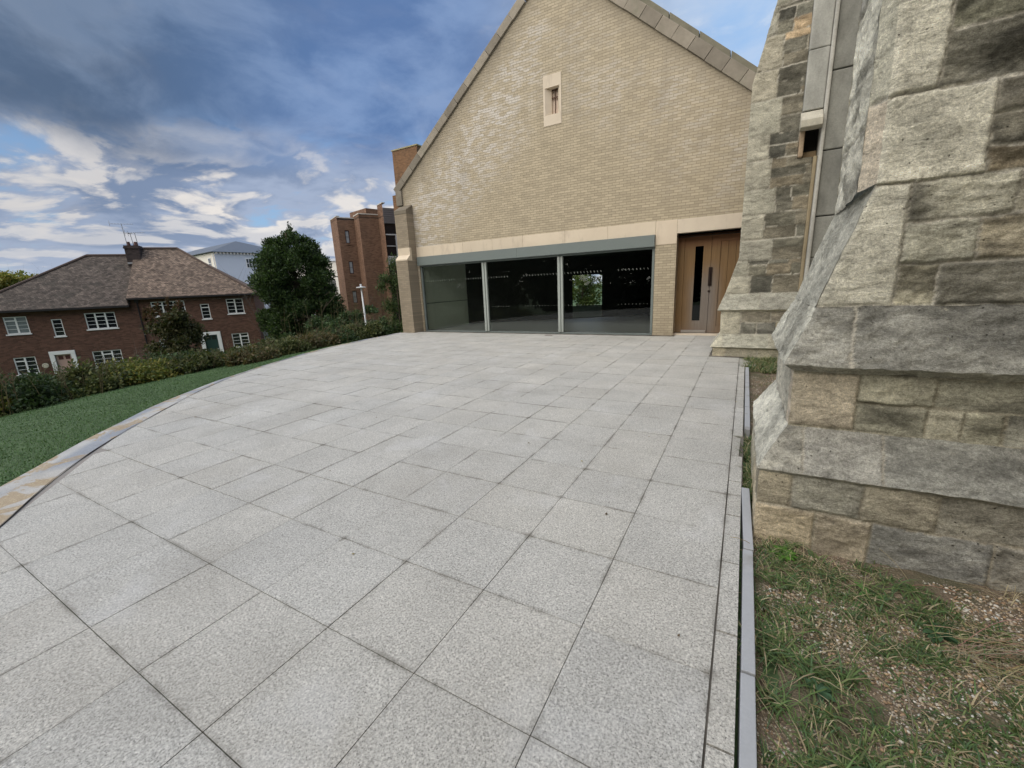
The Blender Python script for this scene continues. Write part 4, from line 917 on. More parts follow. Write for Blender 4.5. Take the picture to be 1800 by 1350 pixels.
for a, b in (((-.55, -.15), (-.55, .17)), ((-.60, .20), (-.43, .47)), ((-.43, .47), (-.44, .965)), ((-.51, 1.0), (-.39, 1.33)), ((-.39, 1.33), (-.17, 2.1)), ((-.17, 2.1), (-.18, 5.3)), ((-.18, 5.3), (.5, 8.2))):
    yo = 10.12 if a[1] < .9 and a[1] != .47 else 10.28 if a[1] < .97 else 10.35
    yo = {-.15: 10.17, .20: 10.11, .47: 10.28, 1.0: 10.2}.get(a[1], 10.35); y2 = {-.15: 10.17, .20: 10.28, .47: 10.28}.get(a[1], 10.35)
    strip(fb, ((a[0], 11.5, a[1]), (a[0], yo, a[1])), ((b[0], 11.5, b[1]), (b[0], y2, b[1])), 0, 'y', None, None, M_, [(-9, 99, -9, 99, (.33,.32,.26), .012, 0)], .05)
for (xa, za), (xb, zb) in (((-.42, -.15), (-.42, 1.2)), ((-.40, 1.2), (-.39, 1.33)), ((-.38, 1.33), (-.155, 2.1)), ((-.155, 2.1), (-.165, 5.3)), ((-.165, 5.3), (.51, 8.2))): strip(fb, ((1.9, 11.5, za), (xa, 11.5, za)), ((1.9, 11.5, zb), (xb, 11.5, zb)), 0, 'x', None, None, (0, 1, 0), [(-9, 9, -9, 9, (.3,.28,.22), .01, 0)], .1)
tag(fb.build('buttress', church), 'far buttress of the church, tall and dark, standing between door and jamb')
# ---- smooth ashlar jamb between the two, with its rolls, and a small opening under a lead-topped stone hood
def m_ash(t):
    c = attr(t); n = t.noise(t.scalevec(t.geo, (1, 1, .5)), 3.5, 6, .65)
    c = t.mix(1, c, t.ramp(n, [(.3, .72), (.7, 1.22)]), 'MULTIPLY'); c = t.mix(1, c, t.ramp(t.noise(t.geo, 40, 5, .7), [(.3, .86), (.7, 1.12)]), 'MULTIPLY')
    t.put(t.b.inputs['Base Color'], c); bump(t, t.noise(t.geo, 30, 4), .3, .006)
M_ash = mat('ashlar', m_ash)
jb = MB()
G_ = 1.5
for z0, z1, k in ((4.62, 5.6, 1.0), (5.606, 6.6, 1.08), (6.606, 7.6, .95), (7.606, 8.4, 1)): jb.box(.684, .995, 10.22, 10.9, z0, z1, (.27*k*G_, .27*k*G_, .245*k*G_))
jb.box(1.0, 1.06, 10.16, 10.9, -.1, 8.4, (.50, .49, .44))
for z0, z1, k in ((-.1, 2.0, .8), (2.0, 2.75, 1.0), (2.76, 3.9, .9), (3.91, 5.2, 1.05), (5.21, 6.6, .95), (6.61, 8.4, 1)): jb.box(1.064, 1.42, 10.24, 10.9, z0, z1-.008, (.19*k*G_, .19*k*G_, .17*k*G_))
jb.box(1.424, 1.50, 10.14, 10.9, -.1, 8.4, (.50, .50, .45)); jb.box(1.504, 1.9, 10.3, 10.9, -.1, 8.4, (.35, .34, .30))
jb.box(.934, .996, 10.30, 10.9, 1.33, 3.85, (.34, .28, .18)); jb.box(.684, .76, 10.27, 10.9, 3.86, 4.35, (.50, .38, .26)); jb.box(.76, .996, 10.5, 10.9, 3.86, 3.98, (.3, .22, .13))
jb.build('jamb', M_ash, church, bevel=.018)
dk = MB(); dk.box(.76, .996, 10.62, 10.7, 3.98, 4.6); dk.build('vent_opening', flat('opening_shade', (.02, .018, .015), .9), church)  # near-black box paints the shade inside the opening
hh_ = MB(); P = [(.66, 10.02, 4.30), (.66, 10.02, 4.42), (.66, 10.22, 4.60), (.66, 10.3, 4.60), (.66, 10.3, 4.30)]; hh_.prism(P[::-1], (.335, 0, 0), (.52, .49, .40)); hh_.build('hood_stone', M_ash, church, bevel=.01)
# body of the church wall behind the buttresses
cw = Acc(); r = random.Random(50)
strip(cw, ((1.95, 14.5, -.2), (1.95, 4.4, -.2)), ((1.95, 14.5, 8.4), (1.95, 4.4, 8.4)), 0, 'y', None, None, M_, rubble(4, 15, -.2, 8.4, (.25, .35), (.4, .8), r), .06)
strip(cw, ((2.6, 3.3, -.2), (2.6, -14, -.2)), ((2.6, 3.3, 8.4), (2.6, -14, 8.4)), 0, 'y', None, None, M_, rubble(-14, 4, -.2, 8.4, (.25, .35), (.4, .8), r), .08)
cw.build('nave_wall', church)
# ------------------------------------------------------------------ the brick house across the way
def house_bricks(nm): return brickmat(nm, (.105, .052, .038), (.15, .076, .052), (.10, .078, .065), tint=(.6, 1.35))
M_red = house_bricks('red_brick'); M_red_s = brickmat('red_brick_side', (.12, .05, .036), (.165, .074, .05), (.12, .085, .07), plane='yz', tint=(.6, 1.35))
M_white = flat('white_paint', (.76, .78, .78), .4, .03, 4); M_pane = flat('dark_pane', (.012, .014, .018), .06, .2, 3, 0, .6); M_curtain = flat('net_curtain_pane', (.16, .19, .20), .15, .25, 6, 0, .6)
M_black = flat('black_gutter', (.018, .016, .018), .45, .1)
def tiles(nm, c1, c2, moss):
    def pt(t, base, b):
        per = t.ramp(t.voro(t.scalevec(t.obj, (4.5, 6, 6)), 1.0, out=1), [(0, .55), (.5, 1), (1, 1.45)])
        base = t.mix(1, base, per, 'MULTIPLY')
        return t.mix(t.math('MULTIPLY', t.smooth(t.noise(t.obj, 1.1, 6, .7), .5, .65), moss), base, (.045, .042, .034))
    return brickmat(nm, c1, c2, (.03, .024, .02), .17, .10, .014, 'xy', patch=pt, bumpd=.02, wob=.03, tint=(.55, 1.5))
M_tileL = tiles('roof_tiles_dark', (.085, .070, .058), (.125, .10, .082), .6); M_tileR = tiles('roof_tiles_warm', (.155, .115, .088), (.235, .175, .13), .25)
house = empty('brick_house', (-38.8, 13.3, 0), R(55), 'dark red brick semi-detached house with white windows and a stepped hipped tile roof', 'house')
def window(par, x0, x1, z0, z1, y, lights, name='window', pane=None, bars=3, fr=M_white, t_=.055, sill=True, topl=()):
    """white casement: frame with mullions and glazing bars, pane behind, sill below"""
    m = MB(); ya, yb = y, y+.05
    m.box(x0, x1, ya, yb, z1-t_, z1); m.box(x0, x1, ya, yb, z0, z0+t_); m.box(x0, x0+t_, ya+.001, yb, z0+t_, z1-t_); m.box(x1-t_, x1, ya+.001, yb, z0+t_, z1-t_)
    wd = (x1-x0)/lights
    for i in range(1, lights): m.box(x0+wd*i-.045, x0+wd*i+.045, ya+.002, yb, z0+t_, z1-t_)
    for i in range(lights):
        a = x0+wd*i+(.045 if i else t_); b = x0+wd*(i+1)-(.045 if i < lights-1 else t_); zt = z1-t_
        if i in topl: zt = z1-.30; m.box(a, b, ya+.004, yb, zt, zt+.07)
        for k in range(1, bars+(0 if i in topl else 1)):
            n_ = bars+(0 if i in topl else 1); zz_ = z0+t_+(zt-z0-t_)*k/n_; m.box(a, b, ya+.012, yb, zz_-.011, zz_+.011)
    o = m.build(name, fr, par)
    p = MB(); p.poly([(x0+.02, y+.04, z0+.02), (x1-.02, y+.04, z0+.02), (x1-.02, y+.04, z1-.02), (x0+.02, y+.04, z1-.02)]); p.build('pane', pane or M_pane, o)
    if sill: s = MB(); s.box(x0-.06, x1+.06, y-.09, y+.06, z0-.075, z0-.003); s.build('sill', fr, o)
    return o
WIN = [(-6.68,-5.56,0.03,1.16,2,(0,),1),(-4.42,-3.88,-.30,.86,1,(),0),(-2.66,-1.02,.03,1.15,3,(1,),0),
       (-6.80,-5.72,-2.70,-1.54,2,(0,),0),(-2.80,-1.20,-2.70,-1.53,3,(1,),0),
       (1.12,3.12,.66,1.72,3,(0,),0),(4.06,4.62,.27,1.40,1,(0,),0),(5.77,6.88,.55,1.69,2,(0,),0),
       (1.10,2.55,-2.10,-1.03,2,(),0),(5.70,6.83,-2.12,-1.01,2,(1,),0)]
fw = holes_wall(-8.3, 7.68, -4.4, 1.75, [(a, b, c, e) for a, b, c, e, *_ in WIN if e < 1.76]+[(-4.74, -3.90, -4.4, -1.52), (3.9, 4.75, -4.4, -.98)], 0.0, .14)
fw.poly([(.02, 0, 1.751), (7.68, 0, 1.751), (7.68, 0, 2.2), (.02, 0, 2.2)])
fw.build('front_wall', M_red, house)
sw = MB(); sw.poly([(7.68, 0, -4.4), (7.68, 8.2, -4.4), (7.68, 8.2, 2.2), (7.68, 0, 2.2)]); sw.build('side_wall', M_red_s, house); sw = MB(); sw.poly([(-8.3, 0, -4.4), (-8.3, 8.2, -4.4), (-8.3, 8.2, 1.7), (-8.3, 0, 1.7)][::-1]); sw.build('side_wall', M_red_s, house); sw = MB(); sw.poly([(-8.3, 8.2, -4.4), (7.68, 8.2, -4.4), (7.68, 8.2, 1.75), (-8.3, 8.2, 1.75)][::-1]); sw.build('rear_wall', M_red_s, house); sw = MB(); sw.poly([(0.02, 0, 1.6), (0.02, 8, 1.6), (0.02, 8, 2.1), (.02, 0, 2.1)][::-1])
sw.build('side_wall', M_red_s, house)
for a, b, c, e, n_, tl, cur in WIN: window(house, a, b, c, e, .03, n_, pane=M_curtain if cur else None, bars=3 if n_ > 1 else 3, topl=tl)
def doorset(x0, x1, ztop, pane_col, name, glaze):
    f = MB(); f.box(x0-.25, x0, -.06, .10, -4.3, ztop); f.box(x1, x1+.25, -.06, .10, -4.3, ztop); f.box(x0-.25, x1+.25, -.065, .10, ztop, ztop+.24); fo = f.build('door_surround', M_white, house, bevel=.01)
    dm = MB(); dm.box(x0, x1, .10, .14, -4.3, ztop); do = dm.build(name, pane_col, house, bevel=.008); g_ = MB()
    for i in range(2): g_.box(x0+.12+.36*i, x0+.36+.36*i, .085, .105, ztop-.36, ztop-.10)
    g_.build('door_light', glaze, do); k = MB(); k.box(x1-.14, x1-.09, .06, .10, ztop-1.15, ztop-1.1); k.build('handle', M_white, do)
doorset(-4.74, -3.90, -1.55, flat('pink_door', (.50, .34, .29), .5, .05), 'front_door', flat('dark_red_glass', (.10, .04, .04), .2)); doorset(3.90, 4.75, -.98, flat('green_door', (.02, .05, .045), .4, .05), 'front_door', M_pane)
q = MB(); q.tube([(-5.33, -.02, -2.22), (-5.33, -.05, -2.22)], .17, 14); q.tube([(-5.33, -.05, -2.22), (-5.33, -.06, -2.22)], .12, 14); q.build('wall_plaque', flat('cream', (.55, .52, .42), .6), house)
dp = MB(); dp.tube([(.38, -.07, 2.0), (.38, -.07, -4)], .045, 8); dp.box(.25, .50, -.14, -.01, 1.72, 1.98); dp.build('drainpipe', M_black, house)
gu = MB(); gu.box(-8.7, -.02, -.42, -.30, 1.44, 1.58); gu.box(-8.7, -.02, -.30, -.02, 1.42, 1.50); gu.box(-.08, 8.02, -.42, -.30, 1.93, 2.06); gu.box(-.08, 8.02, -.3, -.02, 1.91, 1.98); gu.box(7.9, 8.02, -.3, 8.4, 1.93, 2.05); gu.build('gutter', M_black, house)
rl = MB(); E0 = -.36; RY = 4.0
rl.poly([(-8.7, E0, 1.58), (0, E0, 1.58), (.0, RY, 5.33), (-3.0, RY, 5.33)]); rl.poly([(-8.7, 8.4, 1.58), (-8.7, E0, 1.58), (-3.0, RY, 5.33)]); rl.poly([(0, 8.4, 1.58), (-8.7, 8.4, 1.58), (-3.0, RY, 5.33), (0, RY, 5.33)])
rl.build('roof', M_tileL, house)
rr_ = MB(); rr_.poly([(-.06, E0, 2.06), (8.02, E0, 2.06), (2.63, RY, 5.83), (-.06, RY, 5.83)]); rr_.poly([(8.02, E0, 2.06), (8.02, 8.4, 2.06), (2.63, RY, 5.83)]); rr_.poly([(8.02, 8.4, 2.06), (-.06, 8.4, 2.06), (-.06, RY, 5.83), (2.63, RY, 5.83)]); rr_.poly([(-.06, E0, 1.5), (-.06, E0, 2.06), (-.06, RY, 5.83), (-.06, 8.4, 2.06), (-.06, 8.4, 1.5), (-.06, RY, 5.3)][::-1])
rfo = rr_.build('roof', M_tileR, house)
rg = MB(); rg.tube([(-3.0, RY, 5.35), (-.06, RY, 5.35)], .10, 8); rg.tube([(-3.0, RY, 5.35), (-8.7, E0, 1.6)], .09, 8); rg.tube([(-.06, RY, 5.85), (2.63, RY, 5.85)], .10, 8); rg.tube([(2.63, RY, 5.85), (8.02, E0, 2.08)], .09, 8); rg.build('ridge_tiles', flat('ridge', (.085, .06, .05), .8, .3, 9), house)
ch = MB(); ch.box(-.42, .44, 2.95, 3.85, 4.0, 5.75); ch.box(-.47, .49, 2.9, 3.9, 5.75, 5.85); ch.box(-.44, .46, 2.93, 3.87, 5.85, 5.98); cho = ch.build('chimney', brickmat('chimney_brick', (.045, .035, .034), (.075, .055, .05), (.05, .04, .04), tint=(.6, 1.4)), house)
cp = MB(); 
for x in (-.22, .22): cp.tube([(x, 3.4, 5.97), (x, 3.4, 6.28)], [.13, .10], 10)
cp.build('chimney_pot', flat('clay', (.11, .055, .045), .8), cho)
fl = MB(); fl.box(-.40, .56, 2.86, 2.945, 4.62, 4.74); fl.build('flashing', flat('lead', (.30, .30, .31), .5), cho)
def aerial(x, y, z0, z1, L, ang, par):
    m = MB(); m.tube([(x, y, z0), (x-.05, y, z1)], .022, 6); ca, sa = math.cos(ang), math.sin(ang); x -= .05
    m.tube([(x-ca*L*.5, y-sa*L*.5, z1-.02), (x+ca*L*.5, y+sa*L*.5, z1)], .016, 5)
    for i in range(9): t_ = -.5+i/8; s_ = .22-.012*i; cx, cy = x+ca*L*t_, y+sa*L*t_; m.tube([(cx+sa*s_, cy-ca*s_, z1-.01), (cx-sa*s_, cy+ca*s_, z1-.01)], .008, 4)
    m.tube([(x-ca*L*.5, y-sa*L*.5, z1-.2), (x-ca*L*.5, y-sa*L*.5, z1+.2)], .012, 4); m.build('aerial', flat('aluminium', (.25, .26, .28), .4, .05, 4, .8), par)
aerial(-.25, 3.2, 5.9, 7.55, 1.35, .1, cho); aerial(.05, 3.5, 5.9, 6.9, .25, .1, cho); aerial(.35, 3.4, 5.9, 6.95, 1.25, -.2, cho)
sp = MB(); sp.tube([(7.5, .8, 1.9), (7.5, .8, 2.95)], .06, 8); sp.build('soil_pipe', M_black, house)
sh = MB(); sh.box(7.75, 8.3, 1.6, 1.68, -4, -1.1); sh.build('side_gate', flat('pale_gate', (.45, .52, .58), .6), house)

# ------------------------------------------------------------------ brick flats with saw-tooth bays
S = [(-33.28,26.97),(-31.17,25.94),(-30.54,27.23),(-29.18,26.57),(-28.44,28.07),(-27.25,27.49),(-26.0,30.05)]
flats = empty('flats', (0, 0, 0), 0, 'brown brick block of flats with saw-tooth bays and small dark windows', 'flats')
M_fb = brickmat('brown_brick', (.165, .092, .058), (.225, .135, .088), (.15, .10, .075), patch=lambda t, base, b: t.mix(t.math('MULTIPLY', t.smooth(t.noise(t.scalevec(t.obj, (1, 1, .15)), 1.3, 5, .7), .52, .68), .5), base, (.085, .055, .04)), tint=(.65, 1.3))
def face(a, b, z1a, z1b, name, hl=(), z0=-3):
    a = np.array(a); b = np.array(b); L = np.linalg.norm(b-a); u = (b-a)/L; m = holes_wall(0, L, z0, z1a, hl, 0, .10)
    o = m.build(name, M_fb, flats, loc=(a[0], a[1], 0), rz=math.atan2(u[1], u[0])); return o, L
tops = [8.15, 8.05, 8.2, 8.2, 8.95]
face(S[0], S[1], 8.15, 8.15, 'wall')
wz = [(.53, .90, 5.98, 7.06), (.53, .90, 3.40, 4.47), (.50, .90, .83, 1.92)]
fo_, L_ = face(S[1], S[2], 8.05, 8.05, 'wall', wz)
for a, b, c, e in wz: 
    wo_ = window(fo_, a, b, c, e, .04, 1, fr=flat('dark_frame', (.03, .012, .012), .5), bars=1, t_=.06, pane=flat('sky_pane', (.28, .29, .30), .1) if c > .5 else None, sill=False)
    s_ = MB(); s_.box(a-.06, b+.1, -.05, .05, c-.16, c-.10); s_.build('sill', M_fb, fo_)
face(S[2], S[3], 8.2, 8.2, 'wall'); face(S[3], S[4], 8.2, 8.2, 'wall'); face(S[4], S[5], 8.95, 8.95, 'wall')
# recessed bay with boarding and glazing
a = np.array(S[5]); b = np.array(S[6]); L = np.linalg.norm(b-a); u = (b-a)/L; rz_ = math.atan2(u[1], u[0]); loc = (a[0], a[1], 0)
m = MB(); m.box(0, L, 0, .1, 7.35, 8.6); 
for k in range(7): m.box(0, L, -.03, 0, 7.40+.17*k, 7.53+.17*k)
m.build('cladding', flat('grey_boards', (.13, .125, .135), .7, .1), flats, loc=loc, rz=rz_)
m = MB(); m.box(0, L, .12, .16, -3, 7.35); m.build('glazing', M_pane, flats, loc=loc, rz=rz_)
m = MB(); m.box(.05, L, .05, .11, 6.42, 6.52); m.box(.9, 1.04, .05, .11, 3, 6.42); m.box(.05, L, .05, .11, 5.5, 5.56); m.box(0.05, L, .05, .11, 4.0, 4.7); m.build('window_frame', flat('pale_frame', (.45, .47, .50), .5), flats, loc=loc, rz=rz_)
m = MB(); 
for p, q_, z_ in ((S[0], S[1], 8.15), (S[1], S[2], 8.05), (S[2], S[3], 8.2), (S[3], S[4], 8.2), (S[4], S[5], 8.95)):
    p = np.array(p); q_ = np.array(q_); t_ = (q_-p)/np.linalg.norm(q_-p); n_ = np.array([t_[1], -t_[0]])
    m.prism([(*(p+n_*.03), z_+.003), (*(q_+n_*.03), z_+.003), (*(q_-n_*.25), z_+.003), (*(p-n_*.25), z_+.003)], (0, 0, .07))
m.build('parapet_cap', flat('pale_cap', (.55, .53, .48), .6), flats)
m = MB(); m.prism([(-33.28,26.97,7.9),(-31.17,25.94,7.9),(-30.54,27.23,7.9),(-29.18,26.57,7.9),(-28.44,28.07,7.9),(-27.25,27.49,7.9),(-24,34,7.9),(-29.8,36,7.9)], (0, 0, .1)); m.build('roof', flat('felt_roof', (.08, .08, .08), .9), flats)
m = MB(); m.poly([(-33.28,26.97,-3),(-29.3,35,-3),(-29.3,35,8.1),(-33.28,26.97,8.1)]); m.build('wall', M_fb, flats)
m = MB(); m.prism([(-31.6,27.8,8.1),(-28.9,27.2,8.1),(-28.0,30.5,8.1),(-30.5,31,8.1)], (0, 0, .62)); m.build('roof_plant_room', M_fb, flats)
# taller orange brick stair tower behind the hall's left corner
def rayp(px, py, y):
    v = Vector(((px-900)/725.994, -(py-675)/725.994, -1)); d_ = Matrix([list(m3[i]) for i in range(3)]) @ v; return d_*(y/d_.y)+Vector((0, 0, CAM_H))
tw = empty('stair_tower', (0, 0, 0), 0, 'orange brown brick stair tower rising behind the left corner of the hall', 'stair tower')
M_or = brickmat('orange_brick', (.18, .095, .048), (.235, .13, .066), (.18, .12, .08), tint=(.7, 1.25), patch=lambda t, base, b: t.mix(t.math('MULTIPLY', t.smooth(t.noise(t.scalevec(t.obj, (1, 1, .3)), 1.6, 5, .7), .46, .66), .6), base, (.07, .05, .035)))
m = MB(); m.box(-24.35, -21.9, 26.2, 29, -2, 12.05); m.build('tower_wall', M_or, tw); m = MB(); m.box(-24.4, -21.85, 26.15, 29.05, 12.053, 12.14); m.build('tower_cap', flat('mossy_cap', (.30, .27, .16), .8), tw)
m = MB(); m.box(-25.15, -24.36, 26.6, 29, -2, 9.1); m.build('lower_wall', M_or, tw)

# ------------------------------------------------------------------ white rendered building far behind
wb = empty('white_building', (-85.1, 42.8, 0), 0, 'pale rendered villa with grey slate hipped roof far behind the houses', 'building')
M_rend = flat('pale_render', (.55, .60, .68), .7, .04, 1); M_rend2 = flat('cream_render', (.66, .63, .57), .7, .04, 1)
ang = R(84)
def wbp(u, v, z): return (math.cos(ang)*u-math.sin(ang)*v, math.sin(ang)*u+math.cos(ang)*v, z)
m = MB(); m.poly([wbp(0, 0, -3), wbp(14, 0, -3), wbp(14, 0, 10), wbp(0, 0, 10)]); m.build('wall', M_rend, wb)
m = MB(); m.poly([wbp(0, 34, -3), wbp(0, 0, -3), wbp(0, 0, 10), wbp(0, 34, 10)]); m.build('wall', M_rend2, wb)
m = MB(); e = .7; pts = [wbp(-e, -e, 10.1), wbp(15, -e, 10.1), wbp(15, 35, 10.1), wbp(-e, 35, 10.1)]; ra, rb = wbp(7, 7, 13.0), wbp(7, 28, 13.0)
m.poly([pts[0], pts[1], ra]); m.poly([pts[1], pts[2], rb, ra]); m.poly([pts[2], pts[3], rb]); m.poly([pts[3], pts[0], ra, rb]); m.poly(pts[::-1]); m.build('roof', flat('blue_slate', (.10, .12, .15), .6, .2, 2), wb)
m = MB(); 
for i in range(24): m.prism([wbp(.2+.58*i, -.45, 9.75), wbp(.45+.58*i, -.45, 9.75), wbp(.45+.58*i, 0, 9.75), wbp(.2+.58*i, 0, 9.75)], (0, 0, .3))
m.build('cornice', M_rend2, wb)
m = MB(); m.tube([wbp(-.12, .35, 9.9), wbp(-.12, .35, 0)], .09, 6); m.build('downpipe', M_white, wb)
for k, (u0, z0) in enumerate(((5.2, 7.4), (5.6, 2.9), (10.5, 7.4))):
    m = MB(); m.prism([wbp(u0-.08, -.05, z0-.1), wbp(u0+1.0, -.05, z0-.1), wbp(u0+1.0, -.02, z0-.1), wbp(u0-.08, -.02, z0-.1)], (0, 0, 1.9)); f_ = m.build('window', M_white, wb)
    m = MB()
    for i in range(2):
        for j in range(2): m.poly([wbp(u0+.05+.45*i, -.06, z0+.85*j), wbp(u0+.42+.45*i, -.06, z0+.85*j), wbp(u0+.42+.45*i, -.06, z0+.75+.85*j), wbp(u0+.05+.45*i, -.06, z0+.75+.85*j)])
    m.build('pane', M_pane, f_)
for v0 in (1.8, 6.5):
    m = MB(); m.prism([wbp(-.02, v0, 7.3), wbp(-.05, v0, 7.3), wbp(-.05, v0+1.2, 7.3), wbp(-.02, v0+1.2, 7.3)], (0, 0, 1.9)); f_ = m.build('window', M_white, wb); m = MB()
    for i in range(2):
        for j in range(2): m.poly([wbp(-.06, v0+.08+.53*i, 7.38+.9*j), wbp(-.06, v0+.53+.53*i, 7.38+.9*j), wbp(-.06, v0+.53+.53*i, 8.2+.9*j), wbp(-.06, v0+.08+.53*i, 8.2+.9*j)])
    m.build('pane', M_pane, f_)
# pale terrace and cars in the car park beyond the yew
tb = empty('pale_terrace', (-62, 50, 0), R(25), 'distant pale terrace with a dark red shopfront seen past the yew', 'building')
m = MB(); m.box(-9, 12, 0, 8, -3, 7.2); m.build('wall', M_rend2, tb); m = MB(); m.box(-9.3, 12.3, -.3, 8.3, 7.2, 7.6); m.build('roof', M_rend, tb)
m = MB(); m.box(-8.5, 11.5, -.12, -.02, -1.2, .6); m.build('shop_front', flat('dark_red', (.20, .02, .03), .5), tb)
for i in range(6):
    m = MB(); m.box(-7.5+3*i, -6.3+3*i, -.06, -.01, 2.2, 4.0); m.build('window', M_pane, tb)
def car(x, y, z, rz_, c, lab, name='parked_car'):
    o = empty(name, (x, y, z), rz_, lab, 'car', 'cars parked beyond the yew')
    prof = [(-2.1,.35),(-2.15,.75),(-1.95,.95),(-1.2,1.02),(-.55,1.45),(.75,1.5),(1.55,1.12),(2.05,1.0),(2.15,.6),(2.1,.35)]
    m = MB(); m.prism([(a_, -.85, b_) for a_, b_ in prof], (0, 1.7, 0)); m.build('body', flat('car_paint', c, .25, .03, 2, .2, .7), o, bevel=.06)
    g_ = MB(); gp_ = [(-1.05,1.04),(-.5,1.40),(.7,1.44),(1.3,1.12),(1.2,1.04)]; g_.prism([(a_, -.865, b_) for a_, b_ in gp_], (0, .012, 0)); g_.build('side_window', M_pane, o); g_ = MB(); g_.prism([(a_, .853, b_) for a_, b_ in gp_], (0, .012, 0)); g_.build('side_window', M_pane, o)
    for xx in (-1.35, 1.35):
        for yy in (-.86, .66):
            w_ = MB(); w_.tube([(xx, yy, .32), (xx, yy+.2, .32)], .32, 18); w_.build('wheel', M_black, o)
    return o
car(-45.5, 31.5, -1.9, R(200), (.70, .72, .74), 'white estate car parked left behind the yew'); car(-42.2, 33.0, -1.75, R(205), (.72, .73, .75), 'white hatchback parked between the yew and the flats'); car(-38.6, 31.2, -2.2, R(190), (.45, .50, .56), 'silver blue car parked nearest to the flats')
M_tar = flat('tarmac', (.16, .16, .165), .9, .15, 1)
m = MB(); m.poly([(-90, 26, -1.66), (-33.5, 26, -1.66), (-33.5, 60, -1.66), (-90, 60, -1.66)]); 
ct = m.build('car_park', M_tar); tag(ct, kind='structure')

# lamp on a thin white post
lp = empty('lamp_post', (-14.45, 12.85, -1.2), 0, 'slim white lamp post with a flat disc top in front of the flats', 'lamp post')
M_lamp = flat('white_metal', (.66, .68, .70), .4, .04)
m = MB(); m.tube([(0, 0, -.6), (0, 0, 1.4), (-.03, 0, 3.15)], [.045, .040, .03], 10); m.build('post', M_lamp, lp, smooth=True)
m = MB(); m.tube([(-.03, 0, 3.10), (-.03, 0, 3.12), (-.03, 0, 3.15), (-.03, 0, 3.17)], [.06, .20, .20, .07], 20); m.tube([(-.03, 0, 3.17), (-.03, 0, 3.27)], .04, 8); m.build('lamp_head', M_lamp, lp)

# ------------------------------------------------------------------ vegetation
def leafcloud(blobs, n, size, pal, seed, asp=(.35, .6), up=.0, hollow=.55, jag=.35, var=.3, tris=False):
    """n leaf quads spread through noisy ellipsoidal blobs [(c, r)]"""
    rg_ = np.random.default_rng(seed); B = np.array([list(c)+list(rr_) for c, rr_ in blobs], float); vol = B[:, 3]*B[:, 4]*B[:, 5]; w_ = vol**.8; w_ /= w_.sum()
    k = rg_.choice(len(B), n, p=w_); d_ = rg_.normal(size=(n, 3)); d_ /= np.linalg.norm(d_, axis=1)[:, None]
    q_ = (hollow+(1-hollow)*rg_.random(n))*(1+jag*2*(fbm(B[k, :3]*1.3+d_*2.6, 3)-.5))
    p = B[k, :3]+d_*B[k, 3:]*q_[:, None]
    s_ = size*(.5+rg_.random(n)); t_ = d_*.8+rg_.normal(size=(n, 3))*.6; t_[:, 2] += up; t_ /= np.linalg.norm(t_, axis=1)[:, None]
    b_ = np.cross(t_, rg_.normal(size=(n, 3))); b_ /= np.linalg.norm(b_, axis=1)[:, None]; a_ = rg_.uniform(asp[0], asp[1], n)
    T = t_*s_[:, None]; Bq = b_*(s_*a_)[:, None]*.5
    V_ = np.stack([p-T*.5, p+Bq, p+T*.5, p-Bq], 1).reshape(-1, 3); F_ = np.arange(4*n).reshape(n, 4)
    c_ = pick(rg_, pal, n, var); clump = .65+.7*fbm(p*1.1+seed, 3); c_ *= clump[:, None]
    return V_, F_, np.repeat(c_, 4, 0)
def limbs(m, base, h, r0, n, seed, spread=.6, c=(.10, .08, .06), twigs=3):
    rr_ = random.Random(seed); m.tube([base, (base[0]+.05*h*rr_.uniform(-1, 1), base[1], base[2]+h*.5), (base[0]+.08*h*rr_.uniform(-1, 1), base[1]+.05*h*rr_.uniform(-1, 1), base[2]+h)], [r0, r0*.6, r0*.15], 8, c)
    for i in range(n):
        t_ = .2+.7*i/n; a = rr_.random()*6.28; L = h*spread*(1-t_*.6)*rr_.uniform(.6, 1); z = base[2]+h*t_; p0 = (base[0], base[1], z); p1 = (base[0]+math.cos(a)*L*.5, base[1]+math.sin(a)*L*.5, z+L*.3); p2 = (base[0]+math.cos(a)*L, base[1]+math.sin(a)*L, z+L*.75)
        m.tube([p0, p1, p2], [r0*.4*(1-t_*.5), r0*.22, r0*.06], 5, c)
        for j in range(twigs):
            b_ = a+rr_.uniform(-1, 1); l = L*rr_.uniform(.3, .6); q0 = [p1[k]*(1-j/3)+p2[k]*j/3 for k in range(3)]; m.tube([q0, (q0[0]+math.cos(b_)*l, q0[1]+math.sin(b_)*l, q0[2]+l*rr_.uniform(.3, 1))], [r0*.10, r0*.03], 4, c)
M_bark = mat('bark', lambda t: (t.put(t.b.inputs['Base Color'], t.mix(1, attr(t), t.ramp(t.noise(t.geo, 9, 5, .7), [(.3, .6), (.7, 1.4)]), 'MULTIPLY'))))
def plant(name, lab, cat, base, h, r0, blobs, n, size, pal, seed, group=None, nb=10, spread=.45, bark=(.10, .08, .06), part='crown', stem='trunk', **k):
    o = empty(name, base, 0, lab, cat, group); m = MB(); limbs(m, (0, 0, 0), h, r0, nb, seed, spread, bark); m.build(stem, M_bark, o)
    V_, F_, c_ = leafcloud([((c[0]-base[0], c[1]-base[1], c[2]-base[2]), rr_) for c, rr_ in blobs], n, size, pal, seed, **k); raw(part, V_, F_, M_leaf, o, col=c_); return o
